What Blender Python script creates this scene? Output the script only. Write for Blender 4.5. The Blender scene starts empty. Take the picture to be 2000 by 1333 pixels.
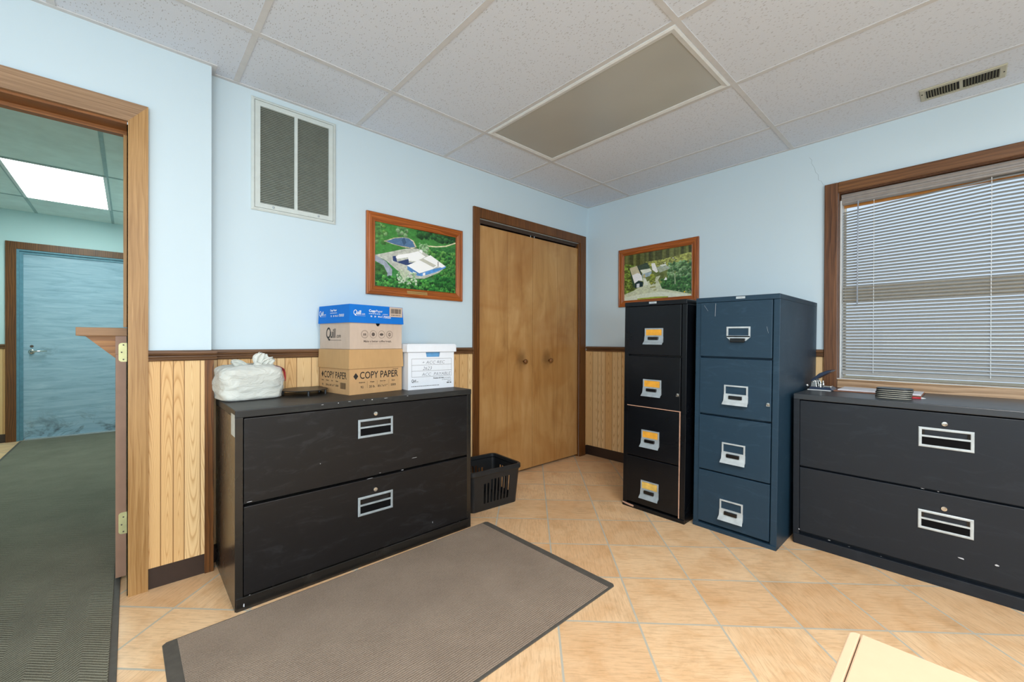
import bpy, math, random
import numpy as np
from mathutils import Vector, Matrix, noise as mnoise
random.seed(7); rng = np.random.default_rng(7)
S = bpy.context.scene
COL = S.collection
R = math.radians

# ------------------------------------------------------------------ camera
CX, CY, CZ = -3.2427, -2.4696, 1.0777
yaw, pit, rol, FPX, PY = 0.7418, -0.003, 0.0032, 815.61, 3.55
fw = Vector((math.sin(yaw)*math.cos(pit), math.cos(yaw)*math.cos(pit), math.sin(pit)))
r0 = Vector((math.cos(yaw), -math.sin(yaw), 0)); u0 = r0.cross(fw)
r2 = r0*math.cos(rol)+u0*math.sin(rol); u2 = -r0*math.sin(rol)+u0*math.cos(rol)
cam = bpy.data.objects.new('camera', bpy.data.cameras.new('camera')); COL.objects.link(cam)
M = Matrix.Identity(4)
for i in range(3):
    M[i][0] = r2[i]; M[i][1] = u2[i]; M[i][2] = -fw[i]
M[0][3], M[1][3], M[2][3] = CX, CY, CZ
cam.matrix_world = M
cam.data.sensor_width = 36; cam.data.lens = FPX/2000*36
cam.data.shift_y = PY/2000; cam.data.clip_start = 0.02
S.camera = cam

# ------------------------------------------------------------------ light, exposure
S.view_settings.view_transform = 'Standard'; S.view_settings.look = 'None'
S.view_settings.gamma = 1; S.view_settings.use_curve_mapping = False
S.view_settings.exposure = 0.54
W = bpy.data.worlds.new('daylight'); S.world = W; W.use_nodes = True
bg = W.node_tree.nodes['Background']
bg.inputs[0].default_value = (0.66, 0.83, 1.0, 1); bg.inputs[1].default_value = 0.72

def area(name, loc, rot, sx, sy, power, col):
    l = bpy.data.lights.new(name, 'AREA'); l.shape = 'RECTANGLE'; l.size = sx; l.size_y = sy
    l.energy = power; l.color = col
    o = bpy.data.objects.new(name, l); o.location = loc; o.rotation_euler = rot; COL.objects.link(o)
    return o
# unseen area lights for daylight from behind and left of the camera; no windows built
area('daylight_back', (-4.3, -5.22, 1.45), (R(107), 0, R(-6)), 2.6, 1.5, 88, (0.80, 0.92, 1.0))
area('daylight_left', (-5.92, -2.6, 1.35), (R(90), 0, R(-90)), 2.2, 1.4, 16, (0.80, 0.92, 1.0))
# unseen area lights added overhead to brighten the floor; no fixtures are there
area('floor_fill_rear', (-2.55, -3.2, 2.34), (0, 0, 0), 0.56, 1.15, 41, (1.0, 0.98, 0.96))
area('floor_fill_middle', (-3.77, -3.2, 2.34), (0, 0, 0), 0.56, 1.15, 30, (1.0, 0.98, 0.96))

# ------------------------------------------------------------------ node helpers
def lin(h):
    if isinstance(h, str):
        h = [int(h[i:i+2], 16)/255 for i in (0, 2, 4)]
    return tuple([(c/12.92 if c <= .04045 else ((c+.055)/1.055)**2.4) for c in h]+[1.0])
class NT:
    def __init__(s, name):
        s.m = bpy.data.materials.new(name); s.m.use_nodes = True; s.t = s.m.node_tree
        s.b = s.t.nodes['Principled BSDF']; s.out = s.t.nodes['Material Output']
    def n(s, typ, **k):
        nd = s.t.nodes.new(typ)
        for a, b in k.items(): setattr(nd, a, b)
        return nd
    def put(s, sock, v):
        if hasattr(v, 'links') or isinstance(v, bpy.types.NodeSocket): s.t.links.new(v, sock)
        else: sock.default_value = v
    def math(s, op, a, b=0.0, c=0.0, clamp=False):
        nd = s.n('ShaderNodeMath', operation=op); nd.use_clamp = clamp
        for i, v in enumerate((a, b, c)): s.put(nd.inputs[i], v)
        return nd.outputs[0]
    def coord(s):
        return s.n('ShaderNodeTexCoord').outputs['Object']
    def mapping(s, v, scale=(1,1,1), rot=(0,0,0), loc=(0,0,0)):
        nd = s.n('ShaderNodeMapping'); s.put(nd.inputs[0], v)
        nd.inputs['Scale'].default_value = scale; nd.inputs['Rotation'].default_value = rot; nd.inputs['Location'].default_value = loc
        return nd.outputs[0]
    def noise(s, v, scale=5, detail=3, rough=.5, dist=0, col=False):
        nd = s.n('ShaderNodeTexNoise'); s.put(nd.inputs['Vector'], v)
        nd.inputs['Scale'].default_value = scale; nd.inputs['Detail'].default_value = detail
        nd.inputs['Roughness'].default_value = rough; nd.inputs['Distortion'].default_value = dist
        return nd.outputs['Color' if col else 'Fac']
    def ramp(s, f, stops, interp='LINEAR'):
        nd = s.n('ShaderNodeValToRGB'); s.put(nd.inputs[0], f); cr = nd.color_ramp; cr.interpolation = interp
        while len(cr.elements) < len(stops): cr.elements.new(.5)
        for e, (p, c) in zip(cr.elements, stops):
            e.position = p; e.color = c if not isinstance(c, (float, int)) else (c, c, c, 1)
        return nd.outputs[0]
    def mix(s, f, a, b, mode='MIX'):
        nd = s.n('ShaderNodeMix', data_type='RGBA', blend_type=mode)
        s.put(nd.inputs[0], f); s.put(nd.inputs[6], a); s.put(nd.inputs[7], b)
        return nd.outputs[2]
    def sep(s, v):
        nd = s.n('ShaderNodeSeparateXYZ'); s.put(nd.inputs[0], v); return nd.outputs
    def comb(s, x, y, z):
        nd = s.n('ShaderNodeCombineXYZ')
        for i, v in enumerate((x, y, z)): s.put(nd.inputs[i], v)
        return nd.outputs[0]
    def wn(s, v, dim='3D'):
        nd = s.n('ShaderNodeTexWhiteNoise', noise_dimensions=dim)
        s.put(nd.inputs['W' if dim == '1D' else 'Vector'], v); return nd.outputs
    def bump(s, h, strength=.2, dist=.001):
        nd = s.n('ShaderNodeBump'); s.put(nd.inputs['Height'], h)
        nd.inputs['Strength'].default_value = strength; nd.inputs['Distance'].default_value = dist
        s.t.links.new(nd.outputs[0], s.b.inputs['Normal'])
    def set(s, col=None, rough=None, metal=None, spec=None):
        if col is not None: s.put(s.b.inputs['Base Color'], col)
        if rough is not None: s.put(s.b.inputs['Roughness'], rough)
        if metal is not None: s.put(s.b.inputs['Metallic'], metal)
        if spec is not None: s.put(s.b.inputs['Specular IOR Level'], spec)
        return s.m

def plain(name, col, rough=.5, metal=0, var=.04, spec=.5, scale=30, bump=0.0):
    t = NT(name); c = lin(col); v = t.coord()
    f = t.noise(v, scale, 3)
    d = tuple([x*(1-var*2) for x in c[:3]]+[1]); l = tuple([min(1, x*(1+var*2)) for x in c[:3]]+[1])
    t.set(t.ramp(f, [(.3, d), (.7, l)]), rough, metal, spec)
    if bump: t.bump(f, bump, .001)
    return t.m

def wood(name, dark, light, axis='Z', ring=38, rough=.4, spec=.4, contrast=1.0):
    """plain-sawn board: wavering grain lines running along one axis"""
    t = NT(name); v = t.coord(); x, y, z = t.sep(v)
    L, A, B = {'Z': (z, x, y), 'X': (x, y, z), 'Y': (y, x, z)}[axis]
    wob = t.noise(t.comb(t.math('MULTIPLY', L, 1.3), t.math('MULTIPLY', A, 7), t.math('MULTIPLY', B, 7)), 2.0, 2)
    d = t.math('ADD', t.math('ADD', A, B), t.math('MULTIPLY', wob, .05))
    w = t.math('FRACT', t.math('MULTIPLY', d, ring*2))
    fine = t.noise(t.comb(t.math('MULTIPLY', L, 6), t.math('MULTIPLY', A, 260), t.math('MULTIPLY', B, 260)), 1.0, 3)
    big = t.noise(t.comb(t.math('MULTIPLY', L, 1.5), t.math('MULTIPLY', A, 12), t.math('MULTIPLY', B, 12)), 1.0, 3)
    f = t.math('ADD', t.math('MULTIPLY', w, .34*contrast), t.math('ADD', t.math('MULTIPLY', fine, .5), t.math('MULTIPLY', big, .45)))
    t.set(t.ramp(f, [(.35, lin(dark)), (.85, lin(light))]), rough, 0, spec)
    t.bump(fine, .12, .0006)
    return t.m

def panelling(name, axis, off=0.0):
    """grooved ash panelling: planks of changing width with cathedral grain"""
    t = NT(name); v = t.coord(); x, y, z = t.sep(v)
    U = {'X': x, 'Y': y}[axis]
    U = t.math('ADD', U, off)
    # irregular planks: three widths in a repeating 0.26 m module
    mod = t.math('FRACT', t.math('DIVIDE', U, .215)); base = t.math('FLOOR', t.math('DIVIDE', U, .215))
    e1 = t.math('GREATER_THAN', mod, .27); e2 = t.math('GREATER_THAN', mod, .62); e3 = t.math('GREATER_THAN', mod, .82)
    idx = t.math('ADD', t.math('MULTIPLY', base, 7.31), t.math('ADD', t.math('ADD', e1, e2), e3))
    cen = t.math('ADD', .135, t.math('ADD', t.math('MULTIPLY', e1, .31), t.math('ADD', t.math('MULTIPLY', e2, .275), t.math('MULTIPLY', e3, .19))))
    du = t.math('MULTIPLY', t.math('SUBTRACT', mod, cen), .215)
    rnd = t.wn(t.comb(idx, 3.3, 1.1))[0]; rnd2 = t.wn(t.comb(idx, 8.3, 5.1))[0]
    wob = t.noise(t.comb(t.math('MULTIPLY', U, 9), idx, t.math('MULTIPLY', z, 2.4)), 1.0, 3, .55)
    wob2 = t.noise(t.comb(t.math('MULTIPLY', U, 60), idx, t.math('MULTIPLY', z, 14)), 1.0, 2, .5)
    du2 = t.math('ADD', du, t.math('ADD', t.math('MULTIPLY', t.math('SUBTRACT', rnd2, .5), .03), t.math('ADD', t.math('MULTIPLY', t.math('SUBTRACT', wob, .5), .034), t.math('MULTIPLY', t.math('SUBTRACT', wob2, .5), .004))))
    h = t.math('MULTIPLY', t.math('SUBTRACT', z, t.math('MULTIPLY', rnd, 1.2)), .048)
    rr = t.math('SQRT', t.math('ADD', t.math('MULTIPLY', du2, du2), t.math('MULTIPLY', h, h)))
    ring = t.math('FRACT', t.math('MULTIPLY', rr, 240))
    line = t.ramp(ring, [(0, 1.0), (.28, .25), (.55, 0.0), (.88, .12), (1, .9)])
    fine = t.noise(t.comb(t.math('MULTIPLY', U, 420), idx, t.math('MULTIPLY', z, 9)), 1.0, 2)
    tone = t.mix(rnd, lin('e3b87e'), lin('f4d6a2'))
    c = t.mix(t.math('MULTIPLY', line, .55), tone, lin('ad7030'))
    c = t.mix(t.math('MULTIPLY', fine, .28), c, lin('c08a4c'))
    g = None
    for p in (0.0, .27, .62, .82, 1.0):
        k = t.math('LESS_THAN', t.math('ABSOLUTE', t.math('SUBTRACT', mod, p)), .0085)
        g = k if g is None else t.math('MAXIMUM', g, k)
    c = t.mix(t.math('MULTIPLY', g, .8), c, lin('7a4e22'))
    t.set(c, .45, 0, .35)
    t.bump(t.math('SUBTRACT', 1.0, g), .5, .002)
    return t.m

# ------------------------------------------------------------------ materials
def paint_wall(name, col):
    t = NT(name); v = t.coord(); f = t.noise(v, 1.2, 2); g = t.noise(v, 260, 2)
    c = lin(col); t.set(t.ramp(f, [(.3, tuple([k*.97 for k in c[:3]]+[1])), (.7, c)]), .55, 0, .3)
    t.bump(g, .06, .0008); return t.m
MAT = {}
MAT['wall'] = paint_wall('pale blue wall paint', 'cfe1ea')
MAT['hallwall'] = paint_wall('aqua hall paint', 'c4dfe0')

def m_tile_ceiling():
    t = NT('mineral fibre ceiling tile'); v = t.coord(); x, y, z = t.sep(v)
    q = t.comb(x, y, 0.0)
    d = t.noise(q, 42, 2, .6, .5)
    vor = t.n('ShaderNodeTexVoronoi', voronoi_dimensions='2D', feature='F1'); t.put(vor.inputs['Vector'], t.mapping(q, (1.0, .42, 1), (0, 0, .35))); vor.inputs['Scale'].default_value = 150
    pick = t.math('GREATER_THAN', t.wn(vor.outputs['Position'])[0], .74)
    spot = t.math('MULTIPLY', t.math('LESS_THAN', vor.outputs['Distance'], t.math('MULTIPLY', d, .46)), pick)
    vor2 = t.n('ShaderNodeTexVoronoi', voronoi_dimensions='2D', feature='F1'); t.put(vor2.inputs['Vector'], t.mapping(q, (1, 1, 1), (0, 0, .35), (7, 3, 0))); vor2.inputs['Scale'].default_value = 320
    pick2 = t.math('GREATER_THAN', t.wn(vor2.outputs['Position'])[0], .6)
    pin = t.math('MULTIPLY', t.math('MULTIPLY', t.math('LESS_THAN', vor2.outputs['Distance'], .2), pick2), .5)
    f = t.math('MAXIMUM', spot, pin)
    c = t.mix(t.math('MULTIPLY', f, .45), lin('dde6f2'), lin('8c8e90'))
    t.set(c, .9, 0, .2); t.bump(t.math('SUBTRACT', 1.0, f), .4, .002); return t.m
MAT['ceiling'] = m_tile_ceiling()
MAT['tbar'] = plain('painted ceiling grid', 'd2d4d6', .45, 0, .02)
MAT['halltile'] = plain('plain hall ceiling tile', 'dcebe8', .85, 0, .03, scale=8)

def m_floor():
    t = NT('terracotta floor tile'); v = t.coord(); x, y, z = t.sep(v)
    s = .3078; ox, oy = -1.586, -1.404
    dx = t.math('SUBTRACT', x, ox); dy = t.math('SUBTRACT', y, oy)
    a = t.math('DIVIDE', t.math('ADD', dx, dy), s*math.sqrt(2)); b = t.math('DIVIDE', t.math('SUBTRACT', dy, dx), s*math.sqrt(2))
    fa, fb = t.math('FRACT', a), t.math('FRACT', b); ia, ib = t.math('FLOOR', a), t.math('FLOOR', b)
    ea = t.math('MINIMUM', fa, t.math('SUBTRACT', 1.0, fa)); eb = t.math('MINIMUM', fb, t.math('SUBTRACT', 1.0, fb))
    e = t.math('MINIMUM', ea, eb)
    grout = t.math('LESS_THAN', e, t.math('ADD', .0105, t.math('MULTIPLY', t.noise(v, 60, 1), .004)))
    rid = t.comb(ia, ib, 2.0); rn = t.wn(rid)[0]; rn2 = t.wn(t.comb(ib, ia, 5.0))[0]
    flip = t.math('GREATER_THAN', rn2, .5)
    u = t.math('ADD', t.math('MULTIPLY', fa, flip), t.math('MULTIPLY', fb, t.math('SUBTRACT', 1.0, flip)))
    w = t.math('ADD', t.math('MULTIPLY', fb, flip), t.math('MULTIPLY', fa, t.math('SUBTRACT', 1.0, flip)))
    sh = t.math('MULTIPLY', rn, 50)
    cloud = t.noise(t.comb(t.math('ADD', u, sh), w, rn2), 2.6, 4, .6, .6)
    streak = t.noise(t.comb(t.math('MULTIPLY', t.math('ADD', u, sh), 4), t.math('MULTIPLY', w, 42), rn2), 1.0, 4, .65, .8)
    fine = t.noise(v, 120, 3, .6)
    base = t.ramp(cloud, [(.25, lin('e0b280')), (.5, lin('f2cc9f')), (.75, lin('f8d6ab'))])
    base = t.mix(t.math('MULTIPLY', t.math('SUBTRACT', rn, .3), .5), base, lin('cf9660'))
    st = t.ramp(streak, [(.46, 0.0), (.66, 1.0)])
    base = t.mix(t.math('MULTIPLY', st, .34), base, lin('a07248'))
    base = t.mix(t.math('MULTIPLY', fine, .2), base, lin('e2b98c'))
    dirt = t.ramp(t.noise(v, 3.0, 5, .7), [(.55, 0.0), (.75, 1.0)])
    base = t.mix(t.math('MULTIPLY', dirt, .34), base, lin('94795a'))
    c = t.mix(grout, base, lin('bcb6a6'))
    t.set(c, t.math('ADD', .36, t.math('MULTIPLY', grout, .4)), 0, .45)
    hgt = t.math('ADD', t.math('MULTIPLY', t.math('SUBTRACT', 1.0, grout), 1.0), t.math('MULTIPLY', streak, .25))
    t.bump(hgt, .35, .002); return t.m
MAT['floor'] = m_floor()

def m_mat(name, d, l, mode):
    t = NT(name); v = t.coord(); x, y, z = t.sep(v)
    if mode == 'rib':
        w = t.math('MULTIPLY', t.math('SINE', t.math('ADD', t.math('MULTIPLY', y, 2*math.pi/.0085), t.math('MULTIPLY', t.noise(v, 45, 3), 5.0))), t.math('ADD', .2, t.math('MULTIPLY', t.noise(v, 90, 3), .7)))
    else:
        zz = t.math('ABSOLUTE', t.math('SUBTRACT', t.math('FRACT', t.math('DIVIDE', x, .13)), .5))
        w = t.math('SINE', t.math('ADD', t.math('MULTIPLY', t.math('ADD', y, t.math('MULTIPLY', zz, .13)), 2*math.pi/.015), t.math('MULTIPLY', t.noise(v, 25, 2), 1.8)))
    n1 = t.noise(v, 380, 3, .7); n2 = t.noise(v, 4, 4, .6)
    f = t.math('ADD', t.math('MULTIPLY', w, .17), t.math('ADD', t.math('MULTIPLY', n1, .95), t.math('MULTIPLY', n2, .25)))
    t.set(t.ramp(f, [(.2, lin(d)), (.9, lin(l))]), .95, 0, .1)
    t.bump(t.math('ADD', w, t.math('MULTIPLY', n1, 2.0)), .6, .0025); return t.m
MAT['matbrown'] = m_mat('brown ribbed mat pile', '4e4036', 'beab98', 'rib')
MAT['mathall'] = m_mat('dark chevron mat pile', '2d2c24', '9c9886', 'chev')
MAT['rubber'] = plain('grey rubber mat edge', '54504a', .7, 0, .06)
MAT['trimwood'] = wood('dark stained trim', '40220c', '7c4e24', 'Z', 30, .35)
MAT['trimwoodX'] = wood('dark stained rail x', '3a2413', '7e5a3c', 'X', 30, .35)
MAT['trimwoodY'] = wood('dark stained rail y', '3a2413', '7e5a3c', 'Y', 30, .35)
MAT['oakZ'] = wood('honey oak casing', '8e6434', 'c9a06a', 'Z', 26, .38, contrast=.35)
MAT['oakX'] = wood('honey oak head casing', '7d6046', 'b39272', 'X', 26, .38, contrast=.5)
MAT['winwoodZ'] = wood('window casing wood', '45291a', '855a3a', 'Z', 22, .35, contrast=.6)
MAT['winwoodY'] = wood('window head wood', '4a2c16', '8a5e38', 'Y', 22, .35, contrast=.6)
MAT['frameX'] = wood('cherry stained oak x', '6a300c', 'b8662a', 'X', 34, .3, .5)
MAT['frameZ'] = wood('cherry stained oak z', '6a300c', 'b8662a', 'Z', 34, .3, .5)
MAT['shelfwood'] = wood('zebra grained shelf', '2c190b', 'a57848', 'X', 75, .35, contrast=1.9)
MAT['brownpaint'] = plain('rosy brown door paint', '9c7862', .45, 0, .05, scale=12)
MAT['bracketwood'] = wood('bracket wood', '7c4c1e', 'b07a40', 'X', 20, .4)
MAT['vinyl'] = plain('dark brown vinyl base', '33251f', .35, 0, .06)
MAT['panelX'] = panelling('ash panelling x', 'X', .05)
MAT['panelY'] = panelling('ash panelling y', 'Y', .13)
MAT['white'] = plain('white enamel', 'dfe3e3', .4, 0, .02)
MAT['grille'] = plain('off white grille enamel', 'ccd5d2', .45, 0, .02)
MAT['dark'] = plain('dark void', '14120f', .8, 0, .1)
MAT['diffuser'] = plain('grey prismatic diffuser', 'b2b4ae', .3, 0, .05, scale=1.2)
MAT['chrome'] = plain('chrome', 'cfcfcb', .22, 1, .03)
MAT['brass'] = plain('pale brass hinge', 'd3cf98', .4, .35, .05)
MAT['brassplate'] = plain('brass plate', 'c2a468', .35, .5, .05)
MAT['pewter'] = plain('silver pull', 'a9b4ba', .42, .35, .06)
MAT['palepull'] = plain('pale silver pull', 'c3cccf', .42, .3, .06)
MAT['pocket'] = plain('dark pocket', '08080a', .8, 0, .05, .15)
MAT['latch'] = plain('black latch', '0d0d0f', .2, 0, .05)
MAT['orange'] = plain('orange index card', 'e5a332', .6, 0, .06)
MAT['yellowcard'] = plain('yellow index card', 'dcb55a', .6, 0, .12)
MAT['blackplastic'] = plain('black plastic', '1e2124', .38, 0, .06)
MAT['gasket'] = plain('pinkish weather strip', 'b58f7a', .6, 0, .1)
MAT['slat'] = None
def metal_paint(name, col, scuffcol, rough, amount):
    t = NT(name); v = t.coord()
    big = t.noise(v, 2.2, 5, .62, 1.2); fine = t.noise(v, 160, 2); sc = t.noise(t.mapping(v, (1, 1, 3.5)), 5.5, 6, .7, 1.5)
    c = lin(col); m = t.ramp(sc, [(.53, 0.0), (.75, 1.0)])
    cc = t.mix(t.math('MULTIPLY', m, amount), c, lin(scuffcol))
    chip = t.ramp(t.noise(v, 26, 4, .6), [(.76, 0.0), (.775, 1.0)])
    cc = t.mix(t.math('MULTIPLY', chip, .35), cc, lin('8d9094'))
    t.set(cc, t.math('ADD', rough, t.math('MULTIPLY', big, .14)), 0, .38); t.bump(fine, .05, .0005); return t.m
MAT['cabblack'] = metal_paint('scuffed black enamel', '0f0e10', '404246', .36, .36)
MAT['cabtop'] = metal_paint('worn cabinet top', '262625', '5a5a53', .40, .3)
MAT['cabgloss'] = metal_paint('gloss black enamel', '090c11', '20262c', .22, .2)
MAT['cabblue'] = metal_paint('blue black enamel', '1e384a', '435c6e', .38, .32)
MAT['cabslate'] = metal_paint('slate enamel', '181f27', '384049', .38, .3)
MAT['cabblack'].node_tree.nodes['Principled BSDF'].inputs['Specular IOR Level'].default_value = .42
MAT['cabside'] = metal_paint('black enamel side', '191715', '4a4741', .20, .25); MAT['cabside'].node_tree.nodes['Principled BSDF'].inputs['Specular IOR Level'].default_value = .7
MAT['slatetop'] = metal_paint('slate enamel top', '232a31', '3d4247', .30, .28); MAT['slatetop'].node_tree.nodes['Principled BSDF'].inputs['Specular IOR Level'].default_value = .75
def m_closet():
    t = NT('birch closet door'); v = t.coord(); x, y, z = t.sep(v)
    a = t.noise(t.comb(t.math('MULTIPLY', x, 9), 0.0, t.math('MULTIPLY', z, 1.6)), 1.0, 4, .55, 1.0)
    f = t.noise(t.comb(t.math('MULTIPLY', x, 160), 0.0, t.math('MULTIPLY', z, 6)), 1.0, 3)
    s = t.noise(v, 1.7, 3, .6, .8)
    c = t.ramp(a, [(.25, lin('9c7040')), (.5, lin('bd9058')), (.8, lin('d0a670'))])
    c = t.mix(t.math('MULTIPLY', f, .3), c, lin('a87846'))
    st = t.ramp(s, [(.44, 0.0), (.68, 1.0)]); c = t.mix(t.math('MULTIPLY', st, .55), c, lin('9c6226'))
    # hand dirt round the two knobs, veneer seams
    for kx in (-.84, -.53):
        d = t.math('ADD', t.math('POWER', t.math('MULTIPLY', t.math('SUBTRACT', x, kx-.03), 1.0), 2.0), t.math('POWER', t.math('MULTIPLY', t.math('SUBTRACT', z, .93), .7), 2.0))
        m = t.ramp(t.math('ADD', t.math('SQRT', d), t.math('MULTIPLY', t.noise(v, 22, 3), .05)), [(.040, 1.0), (.10, 0.0)])
        c = t.mix(t.math('MULTIPLY', m, .5), c, lin('4c3018'))
    for sx in (-1.02, -.42):
        k = t.math('LESS_THAN', t.math('ABSOLUTE', t.math('SUBTRACT', x, sx)), .0016)
        c = t.mix(t.math('MULTIPLY', k, .5), c, lin('6b4522'))
    t.set(c, .38, 0, .45); return t.m
MAT['closet'] = m_closet()
def m_fardoor():
    t = NT('blue grey painted steel door'); v = t.coord(); x, y, z = t.sep(v)
    s = t.noise(t.comb(t.math('MULTIPLY', x, 3.0), 0.0, t.math('MULTIPLY', z, 26)), 1.0, 5, .65, .8)
    c = t.ramp(s, [(.28, lin('7f9fb0')), (.5, lin('98b6c6')), (.72, lin('a9c3d0'))])
    low = t.ramp(z, [(.05, 1.0), (.34, 0.0)])
    dn = t.ramp(t.noise(v, 5, 5, .7, 1), [(.5, 0.0), (.66, 1.0)])
    c = t.mix(t.math('MULTIPLY', t.math('MULTIPLY', low, dn), .8), c, lin('3b3a35'))
    d = t.math('ADD', t.math('POWER', t.math('SUBTRACT', x, -3.93), 2.0), t.math('POWER', t.math('MULTIPLY', t.math('SUBTRACT', z, .95), 1.6), 2.0))
    m = t.ramp(t.math('SQRT', d), [(.05, 1.0), (.17, 0.0)])
    c = t.mix(t.math('MULTIPLY', t.math('MULTIPLY', m, dn), .5), c, lin('3d5560'))
    t.set(c, .5, 0, .4); return t.m
MAT['fardoor'] = m_fardoor()
MAT['farframe'] = plain('teal steel frame', '5c8b9c', .45, 0, .06)
def cardboard(name, col, var=.05):
    t = NT(name); v = t.coord(); c = lin(col)
    f = t.noise(t.mapping(v, (1, 1, .25)), 60, 3); g = t.noise(v, 5, 4)
    k = t.math('ADD', t.math('MULTIPLY', f, .4), t.math('MULTIPLY', g, .6))
    t.set(t.ramp(k, [(.3, tuple([q*(1-2*var) for q in c[:3]]+[1])), (.7, tuple([min(1, q*(1+var)) for q in c[:3]]+[1]))]), .75, 0, .25)
    t.bump(g, .1, .001); return t.m
MAT['kraft'] = cardboard('kraft cardboard', 'c89f70'); MAT['kraftlid'] = cardboard('kraft lid', 'c39c6c')
MAT['beigecard'] = cardboard('beige cardboard', 'c9b5a4'); MAT['whitecard'] = cardboard('white cardboard', 'e4e8ee', .02)
MAT['blueprint'] = cardboard('blue printed lid', '1272cf', .03)
MAT['ink'] = plain('black ink', '26221f', .6, 0, .03); MAT['whiteink'] = plain('white ink', 'e8eef4', .6, 0, .02)
MAT['greyink'] = plain('brown grey ink', '5a4f49', .6, 0, .03); MAT['penink'] = plain('pen ink', '3d4350', .6, 0, .03)
MAT['paper'] = plain('white paper', 'e3e6ee', .7, 0, .02); MAT['manila'] = plain('brown leather folder', '8a5a40', .6, 0, .06)
MAT['cream'] = plain('cream page edges', 'd8d2bd', .7, 0, .03); MAT['red'] = plain('red plastic', 'c62a36', .4, 0, .04)
MAT['maple'] = cardboard('maple laminate', 'b89c80', .02); MAT['maple'].node_tree.nodes['Principled BSDF'].inputs['Roughness'].default_value = .4
MAT['chip'] = plain('bare chip', 'c8cace', .6, 0, .1)
MAT['sticker'] = plain('white sticker', 'c9c6bb', .6, 0, .06)
MAT['navymetal'] = plain('navy enamel', '25334a', .3, .1, .05)
def m_trans(name, col, k, rough=.5, tr=(.9, .93, 1, 1)):
    t = NT(name); t.set(lin(col), rough, 0, .4)
    tl = t.n('ShaderNodeBsdfTranslucent'); tl.inputs[0].default_value = tr
    mx = t.n('ShaderNodeMixShader'); mx.inputs[0].default_value = k
    t.t.links.new(t.b.outputs[0], mx.inputs[1]); t.t.links.new(tl.outputs[0], mx.inputs[2]); t.t.links.new(mx.outputs[0], t.out.inputs[0])
    return t.m
MAT['slat'] = m_trans('white blind slat', 'a9a8a3', .06, .3)
MAT['bag'] = m_trans('white plastic bag', 'eceee4', .28, .30)
_t = MAT['bag'].node_tree; _b = _t.nodes['Principled BSDF']
_tc = _t.nodes.new('ShaderNodeTexCoord'); _mp = _t.nodes.new('ShaderNodeMapping'); _mp.inputs['Rotation'].default_value = (0, -.5, 0); _mp.inputs['Scale'].default_value = (1, 1, 1.9)
_n = _t.nodes.new('ShaderNodeTexNoise'); _n.inputs['Scale'].default_value = 12; _n.inputs['Detail'].default_value = 6; _n.inputs['Distortion'].default_value = 1.6
_bp = _t.nodes.new('ShaderNodeBump'); _bp.inputs['Strength'].default_value = .9; _bp.inputs['Distance'].default_value = .012
_t.links.new(_tc.outputs['Object'], _mp.inputs[0]); _t.links.new(_mp.outputs[0], _n.inputs['Vector']); _t.links.new(_n.outputs['Fac'], _bp.inputs['Height']); _t.links.new(_bp.outputs[0], _b.inputs['Normal'])
MAT['acrylic'] = m_trans('clear wand', 'ccd6e0', .5, .15)
def m_glass():
    t = NT('window glass'); g = t.n('ShaderNodeBsdfGlossy'); g.inputs['Roughness'].default_value = 0.02
    tr = t.n('ShaderNodeBsdfTransparent'); fr = t.n('ShaderNodeFresnel'); mx = t.n('ShaderNodeMixShader')
    t.t.links.new(fr.outputs[0], mx.inputs[0]); t.t.links.new(tr.outputs[0], mx.inputs[1]); t.t.links.new(g.outputs[0], mx.inputs[2])
    t.t.links.new(mx.outputs[0], t.out.inputs[0]); return t.m
MAT['glass'] = m_glass()
def m_emit(name, col, st):
    t = NT(name); t.set(lin('ffffff'), .5); t.b.inputs['Emission Color'].default_value = col; t.b.inputs['Emission Strength'].default_value = st; return t.m
MAT['lamp'] = m_emit('lit diffuser', (.86, 1.0, .97, 1), 10.5)

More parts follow.
